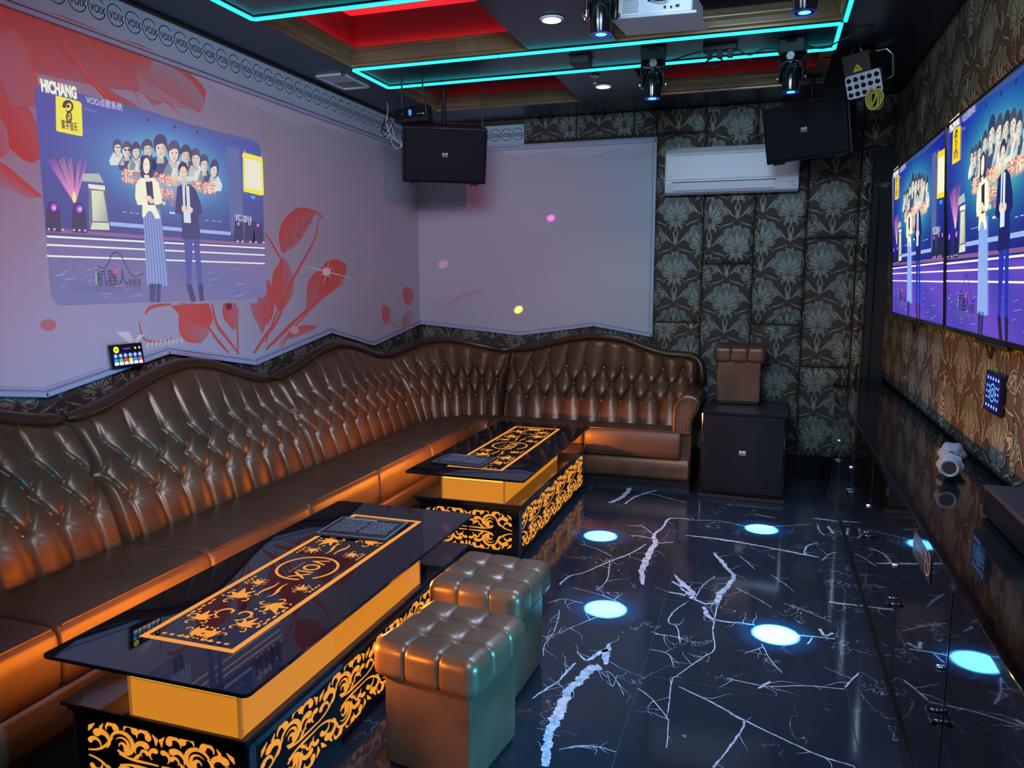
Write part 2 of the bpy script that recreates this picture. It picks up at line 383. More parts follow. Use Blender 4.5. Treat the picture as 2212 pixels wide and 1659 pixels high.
# ---- floor with its white marble veins
fl = MB().use(floor_mat)
fl.add([(-3.6, -2.2, 0), (1.4, -2.2, 0), (1.4, 7.1, 0), (-3.6, 7.1, 0)], [(0, 1, 2, 3)])
fl.use(vein_mat)
VEINS = [
    ([(575, 10), (540, 55), (490, 85), (450, 98)], 26), ([(730, 25), (640, 50), (585, 75), (545, 105)], 11), ([(590, 62), (690, 45), (800, 70), (910, 100)], 4),
    ([(930, 195), (860, 190), (800, 195), (770, 240), (715, 290), (725, 330), (690, 390), (665, 450), (645, 500), (650, 580)], [6, 10, 14, 12, 18, 30, 34, 38, 30, 20]),
    ([(830, 330), (760, 335), (725, 335)], 8), ([(560, 232), (650, 240), (715, 290)], 5), ([(580, 292), (640, 296), (705, 310)], 8),
    ([(900, 290), (1000, 300), (1150, 320), (1300, 345), (1430, 370), (1560, 395), (1690, 420)], [8, 14, 22, 16, 14, 22, 10]), ([(1600, 400), (1615, 355), (1670, 335)], 9),
    ([(1065, 390), (1110, 440), (1150, 490), (1185, 530), (1150, 590), (1100, 640), (1085, 700)], [10, 24, 20, 22, 26, 34, 26]),
    ([(835, 520), (880, 570), (920, 620), (945, 665)], [6, 30, 60, 30]), ([(820, 560), (870, 590), (920, 620)], 14), ([(805, 625), (870, 635), (930, 650)], 16),
    ([(945, 660), (1010, 690), (1080, 690)], 16), ([(1010, 710), (1030, 760), (1070, 785), (1150, 800), (1230, 805), (1310, 820)], [20, 26, 16, 14, 10, 8]),
    ([(1550, 880), (1650, 885), (1780, 900)], 9), ([(1690, 840), (1720, 880), (1770, 865)], 16), ([(1620, 930), (1650, 890)], 7),
    ([(455, 925), (435, 980), (430, 1050)], [10, 44, 20]), ([(440, 960), (380, 990), (320, 1025), (260, 975)], [30, 26, 16, 4]), ([(400, 1060), (330, 1085), (280, 1145), (215, 1200), (175, 1290), (140, 1370), (100, 1450), (85, 1550), (75, 1650)], [60, 60, 52, 46, 56, 66, 46, 50, 40]),
    ([(255, 1040), (210, 1085), (150, 1150), (80, 1195), (0, 1250)], [8, 16, 8, 12, 8]), ([(440, 1090), (480, 1120), (540, 1230)], 4), ([(155, 1550), (300, 1530), (390, 1535), (490, 1565)], 6),
    ([(860, 1180), (1050, 1270), (1250, 1380), (1500, 1500), (1700, 1590), (1900, 1650)], [6, 10, 12, 9, 10, 8]), ([(1250, 1380), (1235, 1430), (1180, 1510), (1120, 1590), (1060, 1655)], [14, 10, 12, 8, 10]),
    ([(620, 1190), (700, 1250), (790, 1360), (800, 1400), (790, 1540)], 6), ([(1060, 850), (1070, 960), (1000, 1010), (860, 1110), (820, 1150), (800, 1330)], 6), ([(1090, 690), (1060, 850)], 7),
    ([(900, 690), (830, 740), (800, 800), (850, 830), (870, 920)], 6), ([(670, 340), (590, 390), (440, 450), (300, 510), (220, 530), (160, 580)], [6, 8, 8, 6, 10, 14]), ([(455, 455), (440, 550), (385, 610)], 5),
    ([(960, 660), (1000, 590), (1075, 530)], 5), ([(720, 870), (800, 880), (860, 890)], 6), ([(690, 960), (800, 990), (830, 1060)], 5), ([(1350, 930), (1400, 1020), (1470, 1100)], 5), ([(1250, 985), (1350, 950)], 5),
    ([(1140, 1130), (1300, 1165), (1400, 1180), (1600, 1175), (1840, 1195)], 6), ([(1330, 1190), (1400, 1150)], 14), ([(160, 730), (150, 790), (120, 870), (70, 940), (65, 1000)], 5), ([(120, 880), (260, 820), (380, 770)], 4),
    ([(1745, 680), (1800, 690), (1910, 700)], [16, 18, 6]), ([(1650, 190), (1710, 195), (1780, 205)], [6, 16, 10]), ([(1680, 230), (1690, 265), (1720, 290)], 7), ([(1740, 235), (1770, 280)], 14), ([(1700, 440), (1750, 400), (1790, 390)], 5),
    ([(1480, 690), (1620, 740), (1760, 800)], 4), ([(1200, 600), (1300, 650), (1410, 715)], 4), ([(900, 200), (1100, 205), (1300, 240), (1640, 225)], 4), ([(1300, 165), (1430, 188)], 6), ([(1220, 410), (1310, 490)], 4), ([(1400, 520), (1500, 585)], 4),
    ([(440, 1100), (470, 1180), (500, 1110)], 3), ([(240, 600), (400, 640), (520, 690)], 4), ([(90, 690), (180, 665), (300, 690)], 4), ([(280, 340), (380, 370), (470, 415)], 4), ([(1920, 1100), (1870, 1150), (1840, 1185)], 8),
]
for P, w in VEINS:
    n = len(P); ws = [w] * n if not isinstance(w, list) else w
    S = spline([(p[0], p[1], ws[i]) for i, p in enumerate(P)], 12)
    pts = []; wd = []; ph = random.uniform(0, 6); ph2 = random.uniform(0, 6)
    for i, (x, y, ww) in enumerate(S):
        g = at(1150 + x / 2.724, 1050 + y / 2.724, 2, 0); k = (g - V((0, 0, CAMH))).length / 1662
        e = .5 if i in (0, len(S) - 1) else 1
        wd.append(ww / 2.724 * k * e); pts.append((g.x, g.y))
    for q in rough_band(pts, wd, .34, ph):
        fl.add([(a[0], a[1], .0004) for a in q], [(0, 1, 2, 3)])
    for i in range(4, len(pts) - 1, 5):                      # hairline cracks leaving the vein
        if random.random() < .45: continue
        a = random.uniform(0, 2 * pi); q0 = pts[i]; br = [q0]; l = random.uniform(.03, .16)
        for s_ in range(7):
            a += random.uniform(-.45, .45); br.append((br[-1][0] + l / 7 * cos(a), br[-1][1] + l / 7 * sin(a)))
        for q in ribbon(br, [.0032 * (1 - s_ / 9) for s_ in range(8)]): fl.add([(p[0], p[1], .0003) for p in q], [(0, 1, 2, 3)])
struct(fl.build('floor'))

# ---- ceiling: solid perimeter, beams, a flat centre board and the recessed slab
ce = MB()
X0, X1 = -2.70, .33
for lo, hi in (((-3.4, -2.2, ZC), (X0, 7.0, 3.46)), ((X1, -2.2, ZC), (1.2, 7.0, 3.46)), ((X0, 6.2, ZC), (X1, 7.0, 3.46)), ((X0, 4.77, ZC), (X1, 5.28, 3.46)),
               ((X0, 3.2, ZC), (X1, 3.72, 3.46)), ((X0, -2.2, ZC), (X1, 2.4, 3.46)), ((-3.4, -2.2, 3.36), (1.2, 7.0, 3.46)),
               ((-1.46, 2.4, ZC), (-.91, 3.2, ZC + .02)), ((-1.46, 3.72, ZC), (-.91, 4.77, ZC + .02)), ((-1.46, 5.28, ZC), (-.91, 6.2, ZC + .02))):
    ce.box(lo, hi)
ceil = struct(ce.build('ceiling', navy))
cw = MB().use(cofferm).use(coffer_dark)
for (y0, y1) in ((3.72, 4.77), (5.28, 6.2), (2.4, 3.2)):         # lining of each recess, shade on its sides put into darker colour
    e = .004
    cw.box((X0, y0, ZC + .1), (X0 + e, y1, 3.36)).box((X1 - e, y0, ZC + .1), (X1, y1, 3.36)).box((X0, y0, ZC + .1), (X1, y0 + e, 3.36)).box((X0, y1 - e, ZC + .1), (X1, y1, 3.36)); cw.use(cofferm).box((X0, y0, 3.36 - e), (X1, y1, 3.36)); cw.use(coffer_dark)
struct(cw.build('coffer_lining', cofferm, ceil))
PROF = [(0, .0), (.010, .0), (.012, .018), (.024, .022), (.026, .03), (.034, .055), (.046, .072), (.048, .082), (.062, .088), (.064, .112), (.056, .112), (.054, .09), (.0, .09)]
for i, (y0, y1) in enumerate(((3.72, 4.77), (5.28, 6.2))):
    m = MB(); rings = [[(X0 + d, y0 + d, ZC + z), (X1 - d, y0 + d, ZC + z), (X1 - d, y1 - d, ZC + z), (X0 + d, y1 - d, ZC + z)] for d, z in PROF]
    vs = [p for r_ in rings for p in r_]; fs = []
    for a in range(len(PROF)):
        b = (a + 1) % len(PROF)
        for k in range(4): fs.append((a * 4 + k, a * 4 + (k + 1) % 4, b * 4 + (k + 1) % 4, b * 4 + k))
    m.add(vs, fs); struct(m.build('trim_%d' % (i + 1), gold, bevel=.004))

# ---- walls
wl = struct(MB().box((XL - .2, -2.2, 0), (XL - .012, 7.0, ZC)).build('wall_left', fabric))
wb = struct(MB().box((-3.4, YB + .012, 0), (1.3, YB + .2, ZC)).build('wall_back', fabric))
wr = struct(MB().box((XR + .03, -2.2, 0), (XR + .2, 7.0, ZC)).build('wall_right', fabric))
struct(MB().box((-.95, YB - .02, 0), (XR, YB + .012, .165)).box((-.95, YB - .026, .165), (XR, YB + .012, .178)).build('baseboard_back', black_gloss, bevel=.003))

# ---- damask motif (about .44 x .47 m repeat), all convex pieces
def damask_cell():
    P = []; F = []
    def both(L):
        for q in L: P.append(q); P.append([(-a, b) for a, b in q][::-1])
    for q in (disc(0, .075, .036), disc(.055, .06, .036), disc(-.055, .06, .036), disc(.085, .005, .036), disc(-.085, .005, .036), disc(.06, -.045, .032), disc(-.06, -.045, .032), disc(0, .005, .085, .08)): F.append(q)
    F.append([(-.012, .18), (.012, .18), (.02, .235), (-.02, .235)])
    # palmette
    for a, l, w in ((90, .105, .03), (64, .1, .028), (38, .088, .025), (12, .07, .022)):
        c, s_ = cos(radians(a)), sin(radians(a)); b0 = (.012 * c, -.055 + .02 * s_)
        L = ribbon(bez(b0, (b0[0] + l * .4 * c, b0[1] + l * .4 * s_), (b0[0] + l * .75 * c + .01, b0[1] + l * .75 * s_), (b0[0] + l * c, b0[1] + l * s_), 6), (.002, w, .004))
        if a == 90: P.extend(L)
        else: both(L)
    for cx, cy, r, a0, a1 in ((0, .075, .034, 20, 160), (.055, .06, .034, -30, 120), (.085, .005, .034, -80, 70), (.06, -.045, .03, -150, 20)):
        L = ribbon(arc(cx, cy, r, a0, a1, 8), (.003, .008, .003))
        if cx == 0: P.extend(L)
        else: both(L); both(ribbon(arc(cx, cy, r * .55, a0 + 20, a1 - 20, 5), (.002, .006, .002)))
    for a, l in ((-90, .06), (-62, .055), (-35, .05)):
        c, s_ = cos(radians(a)), sin(radians(a)); L = ribbon([(.02 * c, -.06 + .02 * s_), (.01 * c + l * .6 * c, -.06 + l * .7 * s_), (l * c, -.06 + l * s_ - .012)], (.004, .018, .003))
        if a == -90: P.extend(L)
        else: both(L)
    # crown of scrolls between the palmettes
    y = .235
    both(ribbon(arc(.032, y + .055, .03, 200, -80, 10, .008), (.003, .009, .006)))
    both(ribbon(bez((0, y - .02), (.03, y - .01), (.012, y + .03), (.002, y + .05), 7), (.003, .01, .003)))
    both(ribbon(bez((.005, y - .06), (.05, y - .055), (.06, y), (.1, y + .03), 8), (.003, .013, .003)))
    for k in range(4):
        t = k / 3; both(ribbon([(.045 + .05 * t, y - .03 + .055 * t), (.075 + .045 * t, y - .035 + .05 * t), (.09 + .045 * t, y - .01 + .05 * t)], (.002, .011, .002)))
    P.extend(ribbon([(0, y - .075), (0, y - .045), (0, y - .015)], (.006, .028, .01)))
    both(ribbon(arc(.115, y - .03, .045, 150, -60, 9, .02), (.003, .008, .005)))
    both(ribbon(bez((.02, y - .09), (.06, y - .12), (.1, y - .11), (.12, y - .14), 7), (.003, .01, .003)))
    both(ribbon(arc(.15, y - .14, .03, 180, -60, 8, .012), (.003, .007, .005)))
    both(ribbon([(.15, y - .1), (.165, y - .085), (.185, y - .08)], (.002, .012, .002)))
    both(ribbon([(.175, y + .05), (.18, y + .075), (.17, y + .1)], (.002, .012, .002)))
    g = 1.12
    return [([(a * g, b * g) for a, b in q], 0) for q in F] + [([(a * g, b * g) for a, b in q], 1) for q in P]
DC = damask_cell()
CW_, CH_ = .44, .47
def damask_polys(x0, y0, x1, y1, px=0, py=0, flat=False):
    out = []
    i0 = int((x0 - px) / CW_) - 2; i1 = int((x1 - px) / CW_) + 2; j0 = int((y0 - py) / CH_) - 2; j1 = int((y1 - py) / CH_) + 2
    for i in range(i0, i1 + 1):
        for j in range(j0, j1 + 1):
            for hx, hy in ((0, 0), (.5, .5)):
                ox, oy = px + (i + hx) * CW_, py + (j + hy) * CH_
                if ox < x0 - .24 or ox > x1 + .24 or oy < y0 - .4 or oy > y1 + .2: continue
                for q, kind in DC:
                    if kind == 0 and flat: continue
                    c = clip([(a + ox, b + oy) for a, b in q], x0, y0, x1, y1)
                    if c: out.append(c if flat else (c, kind))
    return out

def padded(parent, O, U, W, x0, x1, y0, y1, px, py, h=.028):
    """an upholstered wall panel: puffed sheet with the woven motif lying on it"""
    N = U.cross(W).normalized(); w, hh = x1 - x0, y1 - y0; e = .045
    def hf(q):
        a = min(q[0] - x0, x1 - q[0]); b = min(q[1] - y0, y1 - q[1])
        f = lambda t: sqrt(max(0, 1 - (1 - min(max(t, 0) / e, 1)) ** 2))
        return h * f(a) * f(b)
    def steps(l):
        L = [0, .004, .012, .025, .045]; n = max(2, int((l - .09) / .12)); mid = [.045 + (l - .09) * k / n for k in range(1, n)]
        return L + mid + [l - t for t in L[::-1]]
    us, vs_ = steps(w), steps(hh); mb = MB().use(fabric)
    vs = [O + U * (x0 + a) + W * (y0 + b) + N * hf((x0 + a, y0 + b)) for a in us for b in vs_]; nv = len(vs_)
    mb.add(vs, [(i * nv + j, (i + 1) * nv + j, (i + 1) * nv + j + 1, i * nv + j + 1) for i in range(len(us) - 1) for j in range(nv - 1)])
    cnt = 0
    for q, kind in damask_polys(x0 + .004, y0 + .004, x1 - .004, y1 - .004, px, py):
        mb.use((damask_fill, damask)[kind]); cnt = (cnt + 1) % 40
        if sum(q[i - 1][0] * q[i][1] - q[i][0] * q[i - 1][1] for i in range(len(q))) < 0: q = q[::-1]
        mb.add([O + U * a[0] + W * a[1] + N * (hf(a) + (.001, .0022)[kind] + cnt * .00002) for a in q], [tuple(range(len(q)))])
    me = bpy.data.meshes.new('padded_panel'); me.from_pydata(mb.v, [], mb.f)
    for x in mb.mats: me.materials.append(x)
    me.polygons.foreach_set('material_index', mb.m); me.polygons.foreach_set('use_smooth', [True] * len(mb.f))
    o = bpy.data.objects.new('padded_panel', me); COL.objects.link(o); put(o, parent); return o

# back wall: four columns of upholstered panels, a narrow end strip, a row above the mural
O = V((0, YB + .004, 0))
cols = [(-.925, -.527, (.18, 1.268, 2.83, 3.03), -.60, 1.03), (-.524, -.122, (.18, 1.76, 3.03), -.325, 1.47), (-.119, .278, (.18, 1.263, 2.7, 3.03), .09, 1.75), (.281, .655, (.18, .923, 1.956, 3.03), .40, 1.33)]
for x0, x1, zs, px, py in cols:
    for a, b in zip(zs[:-1], zs[1:]): padded(wb, O, X, Z, x0, x1, a + .0015, b - .0015, px + .07 * (a > 1), py)
padded(wb, O, X, Z, .66, .742, .18, 2.62, .74, 1.1, .022)
padded(wb, O, X, Z, .66, XR, 2.64, 3.03, .74, 1.1)
for a, b in ((-2.09, -1.62), (-1.618, -1.12), (-1.118, -.93)): padded(wb, O, X, Z, a, b, 2.83, 3.03, a + .2, 2.75)
# right wall (looking at it, far end is on the left: U = -y)
O = V((XR + .028, 0, 0))
ys = [6.64, 5.55, 4.4, 3.25, 2.1, .95, -.2]
for i in range(len(ys) - 1):
    padded(wr, O, -Y, Z, -ys[i], -ys[i + 1] - .003, .86, 2.45, .1 + .13 * i, .3)
    padded(wr, O, -Y, Z, -ys[i], -ys[i + 1] - .003, 2.453, 3.03, .1 + .13 * i, .35)
# plain damask wallpaper below the mural on both walls
c = Cv(); c.polys(damask_polys(-.6, .6, 6.66, 1.3, .1, .9, True)); c.build('wallpaper_motif', damask, wl, V((XL - .012, 0, 0)), Y, Z)
c = Cv(); c.polys(damask_polys(-3.1, .6, -.95, 1.3, -.2, .9, True)); c.build('wallpaper_motif', damask, wb, V((0, YB + .012, 0)), X, Z)

# narrow dark door in the corner of the back wall
d = struct(MB().box((.746, YB - .03, 0), (XR + .02, YB + .01, 2.62)).build('door_1', blackmat))
put(MB().use(black_gloss).box((.79, YB - .036, .02), (.80, YB - .028, 2.33)).box((.746, YB - .045, 2.33), (XR + .02, YB - .02, 2.37)).build('door_frame', bevel=.002), d)

# ---- mural boards on the left and the back wall
ZT = 2.80
zig = [(-.7, 1.10), (.3, 1.235), (1.08, 1.10), (1.86, 1.235), (2.644, 1.106), (3.42, 1.235), (4.173, 1.094), (5.097, 1.241), (5.748, 1.091), (YB, 1.223)]
zig_b = [(XL, 1.223), (-2.12, 1.135), (-1.442, 1.232), (-.935, 1.149)]
def zat(z, y):
    for (a, b), (c_, d_) in zip(z[:-1], z[1:]):
        if a <= y <= c_: return b + (d_ - b) * (y - a) / (c_ - a)
    return z[0][1]
def Lp(x, y): p = at(x, y, 0, XL); return (p.y, p.z)
def Bp(x, y): p = at(x, y, 1, YB); return (p.x, p.z)
WALLC = (.50, .50, .54); WALL_TOP = (.60, .56, .61)
def mural_base(c, z):
    """wall-coloured board, paler above an uneven line along its top"""
    ys = sorted(set([p[0] for p in z] + [z[0][0] + (z[-1][0] - z[0][0]) * k / 60 for k in range(61)]))
    for a, b in zip(ys[:-1], ys[1:]):
        ja, jb = [.07 + .03 * sin(q * 3.1) + .018 * sin(q * 11) for q in (a, b)]
        c.poly([(a, zat(z, a)), (b, zat(z, b)), (b, ZT - jb), (a, ZT - ja)], WALLC)
        c.poly([(a, ZT - ja), (b, ZT - jb), (b, ZT), (a, ZT)], WALL_TOP)
R1, R2, R3c = (.80, .13, .09), (.60, .24, .24), (.53, .38, .40)
ml = Cv(); mural_base(ml, zig)  # flowers thrown by a projector, painted here as board colour
SUB = [0]
def petal(pts, cols, layer=1, to=ml, mp=Lp):
    """shape traced as two edges: pts = [(edge A), (edge B)] joined by quads coloured from A to B"""
    SUB[0] += 1; layer = layer + .012 * SUB[0]
    A, B = [spline([mp(*p) for p in e], 5) for e in pts]
    n = min(len(A), len(B)); ca, cb = cols
    K = 5
    for i in range(n - 1):
        for k in range(K):
            f = lambda j, t: (A[j][0] + (B[j][0] - A[j][0]) * t, A[j][1] + (B[j][1] - A[j][1]) * t)
            g = lambda t: tuple(ca[q] + (cb[q] - ca[q]) * t for q in range(3))
            t0, t1 = k / K, (k + 1) / K
            to.poly([f(i, t0), f(i, t1), f(i + 1, t1), f(i + 1, t0)], [g(t0), g(t1), g(t1), g(t0)], layer)
def stem(pts, w, col=R1, layer=2, to=ml, mp=Lp, taper=(.6, 1, .5)):
    SUB[0] += 1; layer = layer + .012 * SUB[0]
    S = spline([mp(*p) for p in pts], 6); n = len(S)
    to.polys(ribbon(S, [w * (taper[0] + (taper[1] - taper[0]) * min(1, 2 * i / n) if i < n / 2 else taper[1] + (taper[2] - taper[1]) * (2 * i / n - 1)) for i in range(n)]), col, layer)
# great red petals of the upper left
petal([[(-60, -10), (120, 30), (250, 80), (330, 110), (440, 200)], [(-80, 120), (90, 160), (230, 190), (300, 200), (330, 228)]], (R1, R2))
petal([[(290, 110), (350, 120), (400, 150), (441, 190), (443, 210)], [(300, 200), (330, 214), (355, 222), (385, 232), (438, 240)]], (R1, R3c), 2)
petal([[(120, 100), (170, 150), (210, 195), (235, 225), (245, 245)], [(140, 100), (200, 150), (240, 195), (275, 215), (300, 232)]], (R1, R2), 3)
petal([[(-60, 130), (20, 180), (60, 230), (88, 290), (92, 340)], [(-80, 250), (-20, 290), (20, 320), (50, 345), (70, 352)]], (R2, R1), 2)
petal([[(-60, 340), (0, 350), (40, 380), (75, 410), (92, 425)], [(-80, 400), (-20, 392), (10, 405), (40, 418), (60, 428)]], (R1, R3c), 2)
petal([[(-60, 200), (-20, 230), (10, 270), (20, 320), (10, 340)], [(-60, 260), (-40, 280), (-20, 300), (-10, 325), (-10, 340)]], (R3c, R1), 3)
# bright folded edges and soft veils on the petals
for L_, w_ in (([(130, 30), (190, 90), (240, 150), (285, 190), (300, 225)], .016), ([(124, 60), (150, 110), (186, 160), (225, 205), (240, 235)], .02), ([(296, 112), (350, 128), (400, 160), (438, 205)], .014), ([(330, 200), (360, 220), (390, 250)], .012), ([(60, 120), (80, 180), (92, 240), (93, 300)], .02), ([(-20, 190), (30, 230), (62, 280), (80, 340)], .014), ([(-20, 60), (60, 100), (110, 150), (130, 200)], .014)):
    stem(L_, w_, (.85, .20, .15), 5, taper=(.2, 1, .2))
petal([[(330, 130), (380, 150), (420, 185), (440, 215)], [(310, 170), (350, 195), (390, 220), (430, 245)]], (R3c, R2), 4)
petal([[(30, 60), (60, 110), (75, 170), (80, 230)], [(-40, 90), (-10, 140), (10, 190), (30, 230)]], ((.70, .26, .24), (.56, .32, .33)), 4)
# tall leaf and bud stems right of the picture
petal([[(606, 540), (603, 500), (620, 466), (650, 448), (690, 458)], [(612, 548), (636, 532), (655, 510), (668, 486), (682, 462)]], (R1, R2))
stem([(684, 456), (697, 472)], .02); stem([(640, 466), (640, 500), (615, 545)], .006, R3c, 3)
stem([(688, 470), (678, 520), (640, 590), (596, 680), (574, 740)], .022); stem([(574, 505), (606, 560), (610, 600)], .02)
petal([[(608, 560), (590, 590), (588, 630), (592, 655), (606, 675)], [(612, 556), (628, 580), (634, 610), (630, 640), (610, 672)]], (R1, R2))
for L_ in ([(612, 545), (630, 520), (655, 490), (676, 464)], [(640, 505), (652, 515)], [(628, 522), (624, 505)], [(650, 492), (646, 474)], [(664, 478), (676, 484)], [(606, 560), (606, 600), (607, 670)], [(606, 610), (622, 600)], [(607, 635), (594, 622)], [(690, 640), (712, 605), (740, 578)]): stem(L_, .007, (.55, .10, .09), 4, taper=(.8, 1, .4))
petal([[(570, 600), (560, 630), (556, 660), (562, 690), (575, 700)], [(580, 605), (590, 630), (592, 655), (590, 680), (580, 700)]], (R2, R1))
petal([[(690, 600), (694, 578), (712, 562), (732, 562), (748, 572)], [(688, 640), (712, 630), (735, 610), (745, 595), (748, 580)]], (R1, R1), 3)
petal([[(664, 610), (680, 590), (704, 580), (720, 584), (726, 590)], [(660, 668), (680, 650), (700, 640), (716, 628), (726, 600)]], (R1, R2), 2)
stem([(742, 610), (700, 640), (650, 690), (606, 750)], .022); stem([(700, 640), (640, 700), (600, 748)], .012, R2)
for a in range(8):
    r_ = (60, 22, 34, 18)[a % 4]; cx, cy = 705, 587; an = a * pi / 4 + .25
    ml.polys(ribbon([Lp(cx, cy), Lp(cx + r_ * cos(an), cy + r_ * sin(an))], [.012, .001]), (.95, .85, .8), 6)
ml.poly([Lp(705 + 9 * cos(k * pi / 6), 587 + 9 * sin(k * pi / 6)) for k in range(12)], (.95, .9, .88), 7)
# lower bouquet under the picture
petal([[(388, 655), (386, 690), (388, 720), (404, 738), (430, 742)], [(420, 655), (440, 680), (452, 700), (450, 722), (436, 740)]], (R1, R2))
petal([[(368, 660), (380, 672), (396, 690), (420, 700), (444, 708)], [(450, 655), (456, 670), (460, 690), (456, 700), (450, 708)]], (R1, R1), 2)
stem([(314, 678), (322, 666), (340, 660), (370, 657)], .02); stem([(300, 696), (310, 730), (330, 738), (356, 738), (372, 728)], .014)
stem([(440, 692), (470, 735), (494, 762)], .022); stem([(458, 655), (468, 700), (490, 730), (516, 765)], .026); stem([(508, 655), (512, 700), (514, 760)], .02); stem([(618, 640), (600, 690), (570, 730), (548, 764)], .03); stem([(690, 645), (640, 690), (600, 730), (574, 755)], .03)
petal([[(484, 655), (480, 670), (484, 690), (492, 700), (502, 712)], [(506, 655), (514, 665), (516, 680), (512, 700), (506, 712)]], (R1, R2), 3)
petal([[(540, 655), (546, 680), (556, 700), (562, 716), (566, 720)], [(576, 655), (578, 670), (576, 690), (572, 706), (568, 718)]], (R2, R1), 2)
ml.poly([Lp(494 + 7 * cos(k * pi / 6), 662 + 8 * sin(k * pi / 6)) for k in range(12)], (.25, .06, .06), 5)
petal([[(624, 726), (634, 712), (650, 704), (666, 702), (684, 704)], [(626, 732), (640, 728), (656, 722), (668, 716), (684, 708)]], (R1, R2), 3)
ml.poly([Lp(636 + 9 * cos(k * pi / 6), 713 + 9 * sin(k * pi / 6)) for k in range(12)], (.85, .5, .4), 5)
# little bud group near the corner
for dx, dy, s_ in ((880, 620, 1), (832, 660, .8)):
    petal([[(dx - 6 * s_, dy), (dx - 10 * s_, dy + 12), (dx - 8 * s_, dy + 28), (dx - 2 * s_, dy + 40)], [(dx + 4 * s_, dy), (dx + 14 * s_, dy + 10), (dx + 13 * s_, dy + 28), (dx + 2 * s_, dy + 42)]], (R1, R2))
stem([(836, 690), (856, 704), (868, 715)], .012, R2); stem([(880, 662), (874, 690), (868, 715)], .012, R2)
petal([[(872, 680), (868, 695), (870, 710)], [(888, 668), (890, 690), (884, 708)]], (R2, R3c))
# pale lettering by the tablet and a pink dot
ml.poly([Lp(250, 717), Lp(278, 716), Lp(292, 741), Lp(282, 744)], (.8, .8, .72), 3); ml.poly([Lp(312, 722), Lp(298, 724), Lp(288, 742), Lp(294, 744)], (.8, .8, .72), 3)
for i, x in enumerate(range(316, 390, 9)):
    ml.polys(ribbon([Lp(x, 752 - i * 1.4), Lp(x + 5, 742 - i * 1.2), Lp(x + 7, 751 - i * 1.4)], [.02, .03, .015]), (.72, .66, .62), 3)
ml.poly([Lp(104 + 18 * cos(k * pi / 8), 702 + 13 * sin(k * pi / 8)) for k in range(16)], R2, 3)
MLO = ml.build('painted_projection_board', muralm, wl, V((XL - .001, 0, 0)), Y, Z, eps=.0004)
put(MB().box((XL - .012, -.7, 1.3), (XL - .002, YB, 2.8)).build('mural_backing', frame_mat), wl)
mb_ = Cv(); mural_base(mb_, zig_b)
stem([(905, 650), (930, 648), (955, 665), (940, 690)], .01, R3c, 2, mb_, Bp); stem([(960, 660), (1000, 640), (1040, 628)], .05, R3c, 1, mb_, Bp, (.3, 1, .2)); stem([(930, 690), (985, 662)], .012, R3c, 2, mb_, Bp)
mb_.build('painted_projection_board', muralm, wb, V((0, YB + .001, 0)), X, Z, eps=.0004)
put(MB().box((XL, YB + .002, 1.24), (-.937, YB + .012, 2.8)).build('mural_backing', frame_mat), wb)

# painted double moulding round the mural
def moulding(name, pts, O, U, W, N):
    mb = MB()
    for off, w, h in ((0, .022, .022), (.026, .012, .012)):
        P = [O + U * p[0] + W * (p[1] + off) for p in pts]
        for a, b in zip(P[:-1], P[1:]):
            d = (b - a).normalized(); s_ = N.cross(d) * (w / 2)
            a2, b2 = a - d * w * .3, b + d * w * .3
            vs = [a2 - s_, b2 - s_, b2 + s_, a2 + s_]; vs += [q + N * h for q in vs]
            mb.add(vs, [(3, 2, 1, 0), (4, 5, 6, 7), (0, 1, 5, 4), (1, 2, 6, 5), (2, 3, 7, 6), (3, 0, 4, 7)])
    return struct(mb.build(name, frame_mat, bevel=.003))
moulding('trim_3', zig, V((XL, 0, 0)), Y, Z, X)
moulding('trim_4', zig_b, V((0, YB, 0)), X, Z, -Y)
moulding('trim_5', [(-.7, ZT - .01), (YB, ZT - .01)], V((XL, 0, 0)), Y, Z, X)
moulding('trim_6', [(XL, ZT - .02), (-.935, ZT - .02)], V((0, YB, 0)), X, Z, -Y)
moulding('trim_7', [(1.149, .935), (ZT, .935)], V((0, YB, 0)), Z, -X, -Y)

# ---- frieze with its row of ringed word marks
FR = (.46, .54, .60); INK = (.012, .02, .024)
def voix(c, x, y, d, layer=1, col=INK, gap=True):
    c.polys(ribbon(arc(x, y, d / 2, -12, -322 if gap else -372, 26), [d * .05] * 27), col, layer)
    c.text('VOIX', x + d * .06, y - d * .04, w=d * .92, h=d * .36, col=col, layer=layer, bold=.018)
c = Cv(); c.poly([(-.7, ZT + .022), (YB, ZT + .022), (YB, 3.0), (-.7, 3.0)], FR)
y = 6.62
while y > .2: voix(c, y, 2.93, .102); y -= .1135
c.build('frieze', frieze_mat, wl, V((XL - .003, 0, 0)), Y, Z); put(MB().box((XL - .012, -.7, 2.78), (XL - .004, YB, 3.01)).build('frieze_backing', frame_mat), wl)
c = Cv(); c.poly([(XL, ZT + .022), (-2.095, ZT + .022), (-2.095, 2.985), (XL, 2.985)], FR)
for k in range(9): voix(c, -2.15 - k * .107, 2.905, .1)
c.build('frieze', frieze_mat, wb, V((0, YB - .001, 0)), X, Z); put(MB().box((XL, YB, 2.78), (-2.093, YB + .012, 2.987)).build('frieze_backing', frame_mat), wb)

